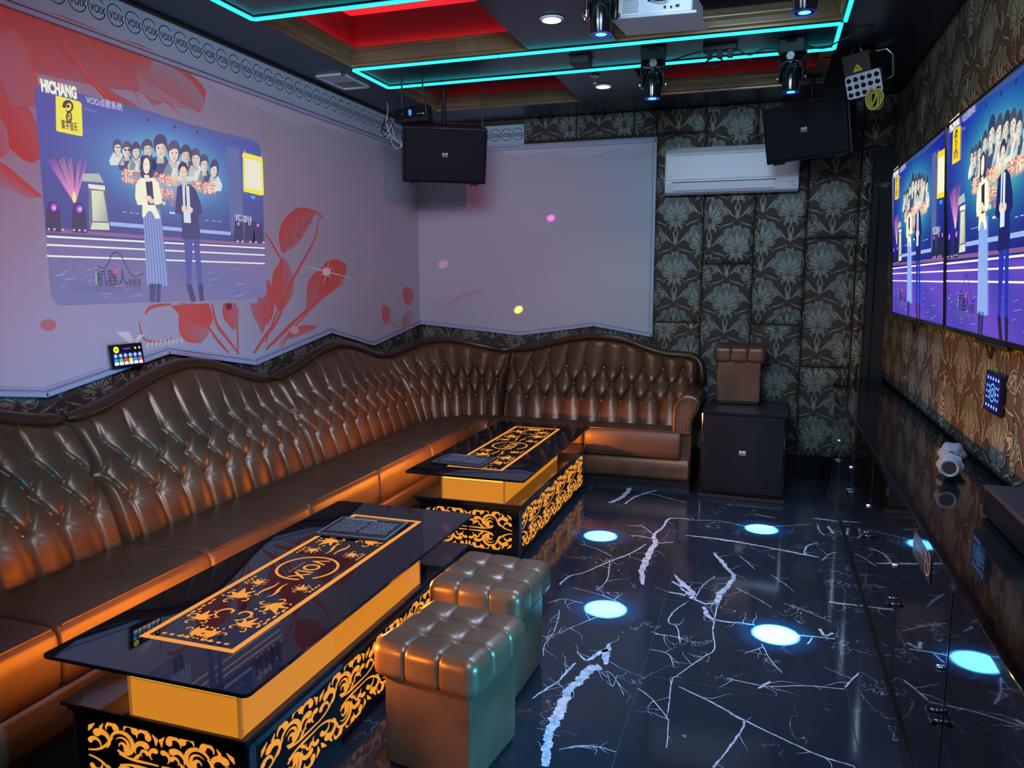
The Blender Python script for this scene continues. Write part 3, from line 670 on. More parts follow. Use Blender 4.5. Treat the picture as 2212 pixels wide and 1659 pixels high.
# ================================================================== THE SOFA (five upholstered sections)
XS, YS, RS = -3.04, 6.60, .85
S1_, S2_ = 5.75, 5.75 + RS * pi / 2
def path(s):
    if s <= S1_: return V((XS, s, 0)), V((1, 0, 0))
    if s <= S2_:
        a = pi - (s - S1_) / RS; return V((XS + RS + RS * cos(a), S1_ + RS * sin(a), 0)), V((-cos(a), -sin(a), 0))
    return V((XS + RS + s - S2_, YS, 0)), V((0, -1, 0))
def front(s): return .80 if s <= S1_ else (.80 + (.65 - .80) * min(1, (s - S1_) / (S2_ - S1_)))
ERAIL = [(-2.15, .997), (-1.94, 1.022), (-1.765, 1.068), (-1.58, 1.113), (-1.39, 1.134), (-1.25, 1.125), (-1.106, 1.10), (-.95, 1.045), (-.788, 1.004), (-.65, .995), (-.56, .983), (-.505, .94), (-.484, .87), (-.478, .76)]
def erail(x):
    for (a, b), (c_, d_) in zip(ERAIL[:-1], ERAIL[1:]):
        if x <= c_: return b + (d_ - b) * max(0, (x - a) / (c_ - a))
    return ERAIL[-1][1]
def sweep(prof, s0, s1, ns, mb, rnd=.02):
    """closed profile(s) of (offset, z) swept along the sofa path, ends rounded"""
    L = [0, .15, .45, 1]; ss = [s0 + rnd * q for q in L] + [s0 + rnd + (s1 - s0 - 2 * rnd) * k / ns for k in range(1, ns)] + [s1 - rnd * q for q in L[::-1]]
    vs = []; m = None
    for s in ss:
        pr = prof(s); m = len(pr); co = sum(p[0] for p in pr) / m; cz = sum(p[1] for p in pr) / m
        d = min(s - s0, s1 - s); ins = rnd * (1 - sqrt(max(0, 1 - (1 - min(d / rnd, 1)) ** 2)))
        ho = max(abs(p[0] - co) for p in pr); hz = max(abs(p[1] - cz) for p in pr); p_, n_ = path(s)
        for o, z in pr: vs.append(p_ + n_ * (co + (o - co) * (1 - ins / ho)) + Z * (cz + (z - cz) * (1 - ins / hz)))
    fs = []
    for i in range(len(ss) - 1):
        for k in range(m): fs.append((i * m + k, i * m + (k + 1) % m, (i + 1) * m + (k + 1) % m, (i + 1) * m + k))
    fs += [tuple(range(m))[::-1], tuple(range((len(ss) - 1) * m, len(ss) * m))]
    return mb.add(vs, fs)
def cushion_prof(s):
    f = front(s); L = [(.22, .25), (.22, .44), (.30, .452), (.45, .462), (.6 * f + .1, .465), (f - .06, .463), (f - .025, .458), (f - .008, .447), (f, .43)]
    return L + [(f + .006, .38), (f + .006, .30), (f, .255), (f - .012, .243), (f - .03, .24)]
def base_prof(s):
    f = front(s); return [(.05, .07), (.05, .238), (f - .03, .238), (f - .012, .232), (f - .002, .21), (f - .002, .10), (f - .01, .078), (f - .03, .07)]
def plinth_prof(s):
    f = front(s); return [(.05, 0), (.05, .071), (f - .075, .071), (f - .075, 0)]
def rail_of(fn, s0, s1, mb, n=40):
    pts = []
    for k in range(n + 1):
        s = s0 + (s1 - s0) * k / n; p, nn = path(s); pts.append(p + nn * .035 + Z * fn(s))
    r = [.012, .026] + [.033] * (n - 3) + [.026, .012]
    return mb.tube(pts, r, 12, 1.25)
TB = .135; ZB = .885
BTN = MB().lathe([(0, .007), (.006, .006), (.010, .003), (.0125, -.001), (.010, -.006)], 10).build('button', button_mat, smooth=True)
btn_mesh = BTN.data; bpy.data.objects.remove(BTN)

def sofa_section(label, s0, s1, ztop, seats, a, b0, nb, rail=None, end=None):
    pm, nm = path((s0 + s1) / 2)
    root = thing('sofa_section', label, 'sofa', (pm + nm * .4)[:], 'tufted leather sofa sections along two walls')
    def height(s, z):
        u = (s - b0) / a; w = (z - ZB) / (2 * TB); up = abs(sin(pi * u)); k = round(u); r2 = 9; cr = lambda d, wd: exp(-(d / wd) ** 2)
        vert = cr((u - k) * a, .008)
        if z > ZB: f = min(1, (z - ZB) / .2); h = up ** .8 * (1 - .5 * f) + .4 * f; c_ = vert * (1 - .55 * f)
        elif z < ZB - 2 * TB: f = min(1, (ZB - 2 * TB - z) / .14); h = up ** .8 * (1 - .3 * f) + .2 * f; c_ = vert * (1 - .3 * f)
        else:
            p_, q_ = u + w, u - w; G = sqrt(1 / a ** 2 + 1 / (2 * TB) ** 2)
            h = (abs(sin(pi * p_)) * abs(sin(pi * q_))) ** .36; c_ = max(cr((p_ - round(p_)) / G, .008), cr((q_ - round(q_)) / G, .008))
        for zz, off in ((ZB, 0), (ZB - TB, .5), (ZB - 2 * TB, 0)):
            kk = round(u - off) + off; dx_, dz_ = (u - kk) * a, z - zz; n2 = dx_ * dx_ + dz_ * dz_
            if n2 < r2: r2 = n2; an = atan2(dz_, dx_)
        r_ = sqrt(r2); star = .0022 * cos(11 * an) * min(1, r_ / .012) * exp(-(r_ / .04) ** 2)
        return .032 * h + .018 - .012 * c_ - .027 * exp(-r_ / .024) + star
    def surf(s, t, raw=False):
        zt = ztop(s) - .015; z = .44 + (zt - .44) * t; p, n = path(s)
        o = .265 * (1 - t) + .05 + .03 * sin(pi * t)
        if not raw:
            d = min(s - s0, s1 - s) / .035; e = sqrt(max(0, 1 - (1 - min(d, 1)) ** 2)); top = min(1, (1 - t) / .06); e2 = sqrt(max(0, 1 - (1 - top) ** 2))
            o = (o + height(s, z) * e2) * (.25 + .75 * e)
        else: o = o + height(s, z)
        return p + n * o + Z * z
    ns = max(24, int((s1 - s0) / .0062)); E_ = [0, .002, .006, .013, .024]
    ss = [s0 + q for q in E_] + [s0 + .035 + (s1 - s0 - .07) * k / ns for k in range(ns + 1)] + [s1 - q for q in E_[::-1]]
    ts = [k / 96 for k in range(91)] + [.958, .97, .985, .994, 1]
    mb = MB(); nt = len(ts)
    vs = []
    for s in ss:
        vs += [surf(s, t) for t in ts]; p, n = path(s); vs += [p + Z * (ztop(s) - .02), p + Z * .1]
    m = nt + 2
    fs = [(i * m + j, (i + 1) * m + j, (i + 1) * m + j + 1, i * m + j + 1) for i in range(len(ss) - 1) for j in range(m - 1)]
    fs += [tuple(range(m)), tuple(range((len(ss) - 1) * m, len(ss) * m))[::-1]]
    mb.add(vs, fs).build('backrest', leather, root, smooth=True, sharp=80)
    for zz, off in ((ZB, 0), (ZB - TB, .5), (ZB - 2 * TB, 0)):
        for k in range(-1, nb + 1):
            s = b0 + (k + off) * a
            if s < s0 + .06 or s > s1 - .06: continue
            t = (zz - .44) / (ztop(s) - .015 - .44); q = surf(s, t, True); p, n = path(s)
            o = bpy.data.objects.new('button', btn_mesh); COL.objects.link(o)
            o.rotation_euler = (n * .94 + Z * .33).to_track_quat('Z', 'Y').to_euler(); o.location = q + n * .015 + Z * .003; put(o, root)
    mb = MB()
    (rail or (lambda m_: rail_of(lambda s: ztop(s) + .008, s0 + .004, s1 - .004, m_)))(mb)
    mb.build('top_rail', leather_rail, root, smooth=True)
    for a0, a1 in seats:
        sweep(cushion_prof, a0 + .003, a1 - .003, 18, mb := MB(), .022); o = mb.build('seat_cushion', leather_seat, root, smooth=True, sharp=60)
        pts = []
        for k in range(25):
            s = a0 + .02 + (a1 - a0 - .04) * k / 24; p, n = path(s); pts.append(p + n * (front(s) - .012) + Z * .457)
        MB().tube(pts, .0045, 6).build('piping', leather, o, smooth=True)
    sweep(base_prof, s0 + .002, s1 - .002, 24, mb := MB(), .015); mb.build('base_panel', leather, root, smooth=True, sharp=60)
    sweep(plinth_prof, s0, s1, 24, mb := MB(), .002); mb.build('plinth', black, root)
    return root
wave = lambda s0, s1, z0, h: (lambda s: z0 + h * sin(pi * min(1, max(0, (s - s0) / (s1 - s0)))) ** 2)
sofa_section('section of brown tufted sofa at the left edge of the photo, mostly cut off', 1.12, 2.632, wave(1.12, 2.632, 1.0, .16), [(1.12, 1.875), (1.875, 2.632)], .165, 1.21, 9)
sofa_section('second sofa section from the left, arched back below the small wall tablet', 2.636, 4.17, wave(2.636, 4.17, 1.0, .165), [(2.636, 3.405), (3.405, 4.17)], .165, 2.745, 9)
sofa_section('sofa section along the left wall next to the curved corner piece', 4.174, 5.745, wave(4.174, 5.745, 1.0, .145), [(4.174, 4.96), (4.96, 5.745)], .165, 4.31, 9)
sofa_section('curved corner piece of the brown tufted sofa under the left hanging speaker', 5.749, S2_ + .02, wave(5.749, S2_ + .02, .995, .095), [(5.749, S2_ + .02)], .165, 5.749 + .18, 7)
def x2s(x): return S2_ + (x - (XS + RS))
def rail_end(mb):
    P = spline([(x, z) for x, z in ERAIL], 4); n = len(P)
    return mb.tube([V((x, YS - .035 - .04 * max(0, i - n + 16) / 16, z + .008)) for i, (x, z) in enumerate(P)], [.014, .028] + [.033] * (n - 4) + [.026, .014], 12, 1.25)
sE = sofa_section('sofa section on the back wall with the scrolled arm beside the subwoofer', S2_ + .024, x2s(-.515), lambda s: erail(XS + RS + s - S2_), [(S2_ + .024, x2s(-1.355)), (x2s(-1.355), x2s(-.585))], .165, x2s(-1.955), 9, rail_end)
# scrolled arm
AP = spline([(-.655, .44), (-.657, .56), (-.652, .64), (-.63, .70), (-.58, .742), (-.52, .748), (-.47, .725), (-.452, .675), (-.465, .62), (-.49, .57), (-.505, .52), (-.508, .44)], 4)
arm = MB().prism(AP, V((0, 5.965, 0)), X, Z, V((0, .66, 0))).build('arm', leather, sE, bevel=.02, seg=3)
MB().box((-.60, 6.02, .08), (-.51, 6.62, .46)).build('arm_base', leather, sE, bevel=.01)
IP = spline([(-.632, .47), (-.634, .57), (-.626, .64), (-.60, .695), (-.56, .718), (-.515, .715), (-.484, .69), (-.478, .655), (-.49, .62), (-.512, .575), (-.527, .52), (-.53, .47)], 4)
MB().prism(IP, V((0, 5.958, 0)), X, Z, V((0, .02, 0))).build('arm_facing', leather_seat, arm, bevel=.006)
MB().tube([V((p[0], 5.960, p[1])) for p in IP], .006, 8).build('arm_piping', leather_rail, arm, smooth=True)
nail = MB().lathe([(.006, -.002), (.0055, .001), (.003, .003), (0, .004)], 8).build('nailhead', nail_mat, smooth=True)
nail_mesh = nail.data; bpy.data.objects.remove(nail); Q = spline([(-.612 + .0, .49), (-.614, .57), (-.608, .63), (-.59, .675), (-.56, .695), (-.522, .693), (-.50, .675), (-.498, .655), (-.51, .62), (-.532, .57), (-.546, .52), (-.55, .49)], 2)
for p in Q:
    o = bpy.data.objects.new('nailhead', nail_mesh); COL.objects.link(o); o.location = (p[0], 5.957, p[1]); o.rotation_euler = (pi / 2, 0, 0); put(o, arm)

# ================================================================== COFFEE TABLES
def comma(cx, cy, r, a0, a1, w, r1=None, n=10):
    w *= 1.2; A = arc(cx, cy, r, a0, a1, n, r1); ws = [w * (.08 + .92 * (i / n) ** .8) for i in range(n + 1)]
    return ribbon(A, ws) + [disc(A[-1][0], A[-1][1], w / 2, n=10)]
def scroll_cell():
    """one unit of the running scroll, about 1 wide and .46 high, growing to the right"""
    P = []
    P += ribbon(bez((-.02, .02), (.18, .03), (.26, .12), (.36, .26), 12), (.02, .035, .03))
    P += ribbon(arc(.50, .20, .17, 160, -130, 16, .12), [.03 + .03 * sin(pi * i / 16) for i in range(17)])
    P += comma(.50, .19, .105, 150, -60, .05, .07)
    P += comma(.50, .17, .055, 200, 20, .045, .03)
    P += comma(.20, .20, .12, -60, 130, .085, .1)
    P += comma(.10, .12, .09, -20, 150, .06, .07)
    P += comma(.36, .37, .085, 200, 20, .075, .06)
    P += comma(.62, .40, .09, 190, 10, .08, .06)
    P += comma(.80, .36, .10, 200, 0, .075, .06)
    P += ribbon(bez((.44, .06), (.62, .0), (.74, .03), (.98, .02), 10), (.02, .04, .02))
    P += comma(.78, .17, .12, 210, 60, .075, .09)
    P += comma(.80, .13, .06, 230, 30, .05, .04)
    P += ribbon([(.62, .02), (.70, .08), (.74, .13)], (.01, .05, .01)); P += comma(.94, .15, .08, 240, 80, .06, .06)
    P += ribbon([(.02, .28), (.05, .34), (.12, .40)], (.01, .06, .01)); P += ribbon([(.24, .42), (.20, .36), (.22, .30)], (.012, .05, .01)); P += ribbon([(.92, .42), (.97, .36), (.96, .28)], (.012, .06, .01))
    return P
SCELL = scroll_cell()
def cells(c, x0, x1, z0, z1, n, mirror=False):
    w = (x1 - x0) / n; zm = (z0 + z1) / 2; h = (z1 - z0) / 2
    for i in range(n):
        for sg in (1, -1):
            for q in SCELL:
                f = (lambda a: 1 - a) if (mirror and i % 2) else (lambda a: a)
                P = clip([(x0 + (i + f(a)) * w, zm + sg * (.004 + b / .47 * h)) for a, b in q], x0, z0, x1, z1)
                if P: c.poly(P)
def acanthus(cx, cy, ang, s, flip=1):
    L = []
    for a, l, w in ((0, 1, .3), (35, .8, .26), (-35, .8, .26), (70, .55, .22), (-70, .55, .22)):
        t = radians(a); L += ribbon(bez((0, 0), (.35 * l * cos(t * .5), .35 * l * sin(t * .5)), (.7 * l * cos(t * .8), .7 * l * sin(t * .8)), (l * cos(t), l * sin(t)), 6), (.02, w, .03))
    L += ribbon(arc(-.18, .3, .28, -60, 220, 12, .06), (.03, .08, .08)); L += ribbon(arc(-.25, -.32, .26, 60, -200, 12, .06), (.03, .08, .08))
    for k in range(3): L.append(disc(.35 + .28 * k, .62 - .16 * k, .08, .05))
    for k in range(3): L.append(disc(.3 + .25 * k, -.66 + .14 * k, .06, .07))
    c, d = cos(radians(ang)), sin(radians(ang))
    return [[(cx + s * (a * c - flip * b * d), cy + s * (a * d + flip * b * c)) for a, b in q] for q in L]

def coffee_table(label, dx, dy, gx):
    T = lambda x, y, z: V((x + dx, y + dy, z))
    root = thing('coffee_table', label, 'coffee table', T(-1.68, 2.52, 0)[:], 'amber lit coffee tables in front of the sofa')
    x0, x1, y0, y1 = -2.054, -1.307, 1.648, 3.388
    def slab(name, m, lo, hi, r, parent=root, bev=.003):
        cx0, cy0, cx1, cy1 = lo[0], lo[1], hi[0], hi[1]; P = []
        for (cx, cy, a) in ((cx1 - r, cy1 - r, 0), (cx0 + r, cy1 - r, 90), (cx0 + r, cy0 + r, 180), (cx1 - r, cy0 + r, 270)): P += arc(cx, cy, r, a, a + 90, 6)
        return MB().prism(P, T(0, 0, lo[2]), X, Y, Z * (hi[2] - lo[2])).build(name, m, parent, bevel=bev)
    top = slab('glass_top', glass_black, (x0, y0, .488), (x1, y1, .50), .022)
    shelf = slab('shelf', shelf_black, (x0 + .045, y0 + .012, .338), (x1 - .02, y1 - .015, .35), .008)
    slab('shelf_rim', black_gloss, (x0 + .06, y0 + .025, .318), (x1 - .03, y1 - .03, .337), .004, shelf)
    # light box between shelf and top
    g0, g1, h0, h1 = gx - .195, gx + .195, y0 + .022, y0 + 1.2
    lb = MB().box(T(g0, h0, .351), T(g1, h1, .487)).build('light_box', amber_glow, root)
    for px, py, ax_, ay_ in ((g0, h0, 1, 1), (g1, h0, -1, 1), (g1, h1, -1, -1), (g0, h1, 1, -1)):
        L_ = [(px - ax_ * .002, py - ay_ * .002), (px + ax_ * .008, py - ay_ * .002), (px + ax_ * .008, py + ay_ * .002), (px + ax_ * .002, py + ay_ * .002), (px + ax_ * .002, py + ay_ * .008), (px - ax_ * .002, py + ay_ * .008)]
        MB().prism(L_, T(0, 0, .351), X, Y, Z * .136).build('corner_strip', amber_edge, lb)
    MB().box(T(g0 + .01, h0 - .002, .474), T(g1 - .01, h0 - .0005, .486)).build('light_leak_line', amber_line, lb)  # light leaking under the glass, drawn as a glowing strip
    MB().box(T(g0 + .01, h0 - .002, .470), T(g1 - .01, h0 - .0005, .473)).build('top_strip', amber_edge, lb)
    # base with back-lit scroll panels
    b0, b1, c0, c1 = x0 + .068, x1 - .038, y0 + .045, y1 - .05
    base = MB().box(T(b0, c0, .045), T(b1, c1, .318)).build('base', black_gloss, root, bevel=.003)
    MB().box(T(b0 + .015, c0 + .015, 0), T(b1 - .015, c1 - .015, .046)).build('plinth', black, root)
    for px, py in ((b0, c0), (b1, c0), (b1, c1), (b0, c1)): MB().box(T(px - .004, py - .004, .03), T(px + .004, py + (.026 if py < 2 else .004), .318)).build('corner_post', steel_dark, base)
    MB().box(T(b1 - .003, c0 + .03, .296), T(b1 + .003, c1, .318)).build('side_trim', steel_dark, base)
    for nm, O, U, ln, n, mir in (('end_pattern', T(b0, c0, 0), X, b1 - b0, 2, True), ('end_pattern', T(b1, c1, 0), -X, b1 - b0, 2, True), ('side_pattern', T(b1, c0, 0), Y, c1 - c0, 5, False), ('side_pattern', T(b0, c1, 0), -Y, c1 - c0, 5, False)):
        c = Cv(); cells(c, .045, ln - .045, .062, .292, n, mir); c.build(nm, amber_pat, base, O, U, Z, eps=0, lift=.0012)
    # inlay in the glass top: frame, flourishes, ringed word mark
    c = Cv(); O = T(-1.68, 2.518, .5); L, W_, t = .68, .18, .021
    for q in ([(-L, -W_), (L, -W_), (L, -W_ + t), (-L, -W_ + t)], [(-L, W_ - t), (L, W_ - t), (L, W_), (-L, W_)], [(-L, -W_), (-L + t, -W_), (-L + t, W_), (-L, W_)], [(L - t, -W_), (L, -W_), (L, W_), (L - t, W_)]): c.poly(q)
    c.polys(ribbon(arc(0, 0, .118, 18, -318, 40), [.011] * 41)); c.text('VOIX', .005, .012, w=.205, h=.072, bold=.012)
    for k in range(14): c.poly(disc(-.05 + .0085 * k, -.045, .0024))
    for sx in (1, -1):
        for sy in (1, -1):
            ft = lambda L_: [[(a * sx, b * sy) for a, b in q] for q in L_]
            c.polys(ft(acanthus(.20, .10, 200, .055))); c.polys(ft(acanthus(.33, .075, 40 if sy > 0 else 160, .09))); c.polys(ft(acanthus(.52, .085, 170, .075))); c.polys(ft(acanthus(.60, .045, 250, .07)))
            c.polys(ft(ribbon(arc(.44, .03, .045, 0, 280, 12, .012), (.004, .012, .008)))); c.polys(ft(ribbon(bez((.16, .02), (.22, .0), (.24, .05), (.29, .02), 8), (.003, .014, .003))))
            for k in range(6): c.poly(ft([disc(.37 + .026 * k, .145 - .006 * (k % 2), .011, .005)])[0])
            for k in range(4): c.poly(ft([disc(.635, .03 + .03 * k, .006, .009)])[0]); c.poly(ft([disc(.14 + .02 * k, .14, .007, .005)])[0])
    c.build('glass_top_inlay', amber_pat, top, O, -Y, X, eps=0, lift=.0006)
    return root
steel_dark = mat('blue_black_steel', (.10, .12, .15), .25, .7)
coffee_table('nearer black glass coffee table with amber scrollwork, in the foreground beside the stools', 0, 0, -1.545)
coffee_table('farther black glass coffee table with amber scrollwork, in front of the back wall sofa', .046, 2.397, -1.625)

# menus on the tables: a few laminated sheets in a black cover
def menu(label, cx, cy, w, l, rz, flip):
    M_ = Matrix.Translation((cx, cy, .5012)) @ Matrix.Rotation(rz, 4, 'Z')
    root = thing('menu', label, 'menu', (cx, cy, .5012), 'menus on the coffee tables')
    MB().box((-w / 2, -l / 2, 0), (w / 2, l / 2, .004), M_).build('cover', black_gloss, root)
    for k in range(2): MB().box((-w / 2 + .004 - .006 * k, -l / 2 + .006 * k, .0045 + .003 * k), (w / 2 - .004 - .006 * k, l / 2 - .004 + .004 * k, .0062 + .003 * k), M_).build('sheet', sheet_mat, root)
    c = Cv(); c.poly([(-w / 2 + .01, -l / 2 + .015), (w / 2 - .014, -l / 2 + .015), (w / 2 - .014, l / 2 - .008), (-w / 2 + .01, l / 2 - .008)], (.02, .02, .028))
    rnd = random.Random(5)
    for col_ in (0, 1):
        for r_ in range(9):
            yy = l / 2 - .05 - r_ * (l - .1) / 9; x = -w / 2 + .03 + col_ * (w / 2 - .02)
            while x < (-.01 if col_ == 0 else w / 2 - .04):
                ww = rnd.uniform(.006, .018); c.poly([(x, yy), (x + ww, yy), (x + ww, yy + .004), (x, yy + .004)], (.55, .56, .62), 1); x += ww + .004
    c.poly([(-w / 2 + .03, l / 2 - .03), (.02, l / 2 - .03), (.02, l / 2 - .02), (-w / 2 + .03, l / 2 - .02)], (.5, .5, .55), 1)
    for k in range(5): c.polys(ribbon(arc(w / 2 - .06, l / 2 - .02, .06 + .018 * k, 190, 265, 10), (.001, .004, .001)), (.16, .10, .24), 1)
    for a, b in (((-w / 2 + .006, -l / 2 + .011), (w / 2 - .01, -l / 2 + .011)), ((w / 2 - .01, -l / 2 + .011), (w / 2 - .01, l / 2 - .004)), ((w / 2 - .01, l / 2 - .004), (-w / 2 + .006, l / 2 - .004)), ((-w / 2 + .006, l / 2 - .004), (-w / 2 + .006, -l / 2 + .011))): c.polys(ribbon([a, b], [.003, .003]), (.55, .56, .6), 2)
    R_ = M_.to_3x3(); c.build('printed_page', print_mat, root, V((cx, cy, .5105)), R_ @ X, R_ @ Y)
sheet_mat = mat('laminated_sheet', (.05, .05, .06), .1)
menu('black printed menu lying on the far end of the nearer coffee table', -1.70, 3.0, .345, .26, radians(3), False)
menu('black printed menu lying on the near left corner of the farther coffee table', -1.755, 4.385, .34, .26, radians(-4), False)

# ================================================================== STOOLS
def stool(label, loc, rz):
    root = thing('tufted_stool', label, 'stool', (0, 0, 0), 'square tufted leather stools')
    hb = .325
    MB().prism([(-.165, -.165), (.165, -.165), (.165, .165), (-.165, .165)], V((0, 0, .012)), X, Y, Z * hb).build('body', leather, root, bevel=.012, seg=3)
    MB().box((-.155, -.155, 0), (.155, .155, .013)).build('foot_plate', black, root)
    def disp(p, n):
        h = 1
        for k, L in ((0, .193), (1, .193)):
            d = min(abs(p[k] - L / 3), abs(p[k] + L / 3)) / (L / 3)
            if abs(n[k]) < .8: h *= 1 - .40 * exp(-(d / .05) ** 2) - .15 * exp(-(d / .3) ** 2)
        f = .017 * h
        if n[2] > .5:
            for sx in (-1, 1):
                for sy in (-1, 1): f -= .022 * exp(-sqrt((p[0] - sx * .064) ** 2 + (p[1] - sy * .064) ** 2) / .022)
        return f - .012
    cu = rbox(.193, .193, .063, .035, 56, disp, Matrix.Translation((0, 0, .392))).build('cushion', leather, root, smooth=True, merge=.0006, sharp=80)
    mb = MB()
    for sx in (-1, 1):
        for sy in (-1, 1): mb.tube([(sx * .1825, sy * .1825, .34), (sx * .184, sy * .184, .39), (sx * .176, sy * .176, .428)], .0025, 6)
    for s_ in (-1, 1):
        for d in (-1, 1):
            mb.tube([(s_ * .0643, d * .186, .335), (s_ * .0643, d * .186, .42)], .0016, 5); mb.tube([(d * .186, s_ * .0643, .335), (d * .186, s_ * .0643, .42)], .0016, 5)
    mb.build('seam', stitch_mat, cu, smooth=True)
    root.location = loc; root.rotation_euler = (0, 0, rz); return root
st = stool('front brown tufted stool, nearest to the camera, right of the nearer coffee table', (-.972, 2.295, 0), radians(-8))
dup(st, (-1.018, 2.83, 0), radians(-3), 'second brown tufted stool, directly behind the front one on the floor')
dup(st, (-.185, 6.40, .661), radians(1), 'brown tufted stool standing on top of the black subwoofer')

# ================================================================== SPEAKERS
def rms_badge(parent, O, U, W, s=.06):
    c = Cv(); c.poly([(-s / 2, -s * .42), (s / 2, -s * .42), (s / 2, s * .42), (-s / 2, s * .42)], (.006, .008, .012))
    c.text('RMS', 0, s * .1, w=s * .86, h=s * .34, col=(.75, .78, .82), layer=1, bold=.02, shear=.25); c.poly([(-s * .43, -s * .2), (s * .43, -s * .2), (s * .43, -s * .13), (-s * .43, -s * .13)], (.4, .42, .45), 1); c.poly([(-s * .43, -s * .34), (s * .43, -s * .34), (s * .43, -s * .27), (-s * .43, -s * .27)], (.2, .21, .24), 1)
    return c.build('badge', print_mat, parent, O, U, W)
Ms = Matrix.Translation((-.1215, 5.812, 0)) @ Matrix.Rotation(radians(-2.2), 4, 'Z')
sub = thing('subwoofer', 'large black floor subwoofer with hexagonal mesh grille right of the sofa arm', 'subwoofer', (-.12, 6.15, 0))
MB().box((-.305, .02, .03), (.305, .72, .655), Ms).build('cabinet_body', black, sub, bevel=.008)
MB().box((-.305, 0, .03), (.305, .03, .655), Ms).build('front_frame', black_gloss, sub, bevel=.012)
MB().box((-.285, -.012, .055), (.285, .0, .632), Ms).build('grille', grille, sub, bevel=.012)
MB().box((-.31, -.005, .0), (.31, .72, .03), Ms).build('foot_plinth', blackmat, sub, bevel=.004)
rms_badge(sub, Ms @ V((.0, -.0125, .365)), (Ms.to_3x3() @ X), Z)

def hung_speaker(label, c, yaw, pitch, roll, W_, H_, D, fix):
    n = V((sin(yaw) * cos(pitch), -cos(yaw) * cos(pitch), -sin(pitch))); u = V((cos(yaw), sin(yaw), 0)); w = n.cross(u) * -1
    if w.z < 0: w = -w
    u2 = u * cos(roll) + w * sin(roll); w2 = -u * sin(roll) + w * cos(roll)
    M_ = Matrix((u2, -n, w2)).transposed().to_4x4(); M_.translation = V(c)
    root = thing('hanging_speaker', label, 'loudspeaker', tuple(c), 'loudspeakers hung from the ceiling')
    a, b = W_ / 2, H_ / 2
    P = [(-a, 0), (a, 0), (a, .12), (a * .72, D), (-a * .72, D), (-a, .12)]
    MB().prism(P, M_ @ V((0, .012, -b)), (M_ @ X - M_ @ V()), (M_ @ Y - M_ @ V()), (w2 * H_)).build('cabinet_body', black, root, bevel=.01)
    MB().box((-a + .012, -.012, -b + .014), (a - .012, .014, b - .014), M_).build('grille', grille, root, bevel=.012, seg=3)
    for s_ in (-1, 1): MB().box((s_ * a * .72 - .03, .01, -b - .012), (s_ * a * .72 + .03, .07, -b + .002), M_).build('rubber_foot', blackmat, root)
    rms_badge(root, M_ @ V((0, -.0135, .01)), u2, w2, .052)
    mb = MB()
    q = M_ @ V((0, D * .45, b)); mb.tube([q, V((q.x, q.y, ZC))], .016, 10); mb.box((q.x - .06, q.y - .05, ZC - .012), (q.x + .06, q.y + .05, ZC))
    mb.tube([M_ @ V((-a * .6, .2, b + .01)), M_ @ V((a * .86, .2, b + .01))], .01, 8)
    if fix: mb.tube([M_ @ V((a * .9, .1, b)), V(((M_ @ V((a * .9, .1, b))).x, (M_ @ V((a * .9, .1, b))).y, ZC))], .006, 8)
    mb.build('ceiling_bracket', black, root)
    return root, M_
spL, ML = hung_speaker('black loudspeaker hung in the corner above the sofa, left of the back mural', (-2.287, 5.373, 2.529), .467, .297, -.012, .62, .40, .34, True)
spR, MR = hung_speaker('black loudspeaker hung in front of the air conditioner at the right', (.20, 5.80, 2.64), -.42, .23, .045, .60, .385, .36, False)

# amplifier box and cable tangle over the left speaker
amp = thing('amplifier_box', 'small black control box with blue light on a shelf above the left speaker', 'amplifier', (-2.45, 5.36, 2.86))
Ma = Matrix.Translation(at(886, 253, 1, 5.05) + V((0, 0, .03))) @ Matrix.Rotation(radians(-6), 4, 'Y')
MB().box((-.125, 0, -.04), (.125, .1, .045), Ma).build('case', black, amp, bevel=.006)
MB().box((-.118, -.003, -.038), (.118, .004, .038), Ma).build('face_plate', black_gloss, amp, bevel=.002)
c = Cv(); c.poly([(.0, -.02), (.018, -.02), (.024, .0), (.02, .02), (.0, .02)], (.05, .3, 1)); c.build('blue_display', small_screen, amp, Ma @ V((-.01, -.004, .0)), Ma.to_3x3() @ X, Ma.to_3x3() @ Z)
c = Cv(); c.poly(disc(.1, -.022, .006), (.6, .6, .6)); c.poly(disc(-.06, .0, .005), (.3, .3, .3))
for k in range(4): c.poly([(.05 + .012 * k, -.02), (.058 + .012 * k, -.02), (.058 + .012 * k, -.014), (.05 + .012 * k, -.014)], (.3, .32, .35))
c.build('face_marking', print_mat, amp, Ma @ V((0, -.0035, 0)), Ma.to_3x3() @ X, Ma.to_3x3() @ Z)
q0 = Ma @ V((-.08, .05, .045)); q1 = Ma @ V((.08, .05, .045))
MB().tube([q0, V((q0.x, q0.y, ZC))], .006, 8).tube([q1, V((q1.x, q1.y, ZC))], .006, 8).box(Ma @ V((-.13, 0, -.046)), Ma @ V((.13, .1, -.041))).build('hanging_shelf', black, amp)
def wires(name, label, paths, parent_mat, cat='cable', r=.004):
    mb = MB()
    mb.use(parent_mat[0])
    for i, P in enumerate(paths):
        mb.use(parent_mat[i % len(parent_mat)]); mb.tube(spline([V(p) for p in P], 6) if False else [V(p) for p in spline([tuple(p) for p in P], 6)], r, 6)
    o = mb.build(name, smooth=True); return tag(o, label, cat)
A_ = lambda x, y, d=5.2: at(x, y, 1, d)
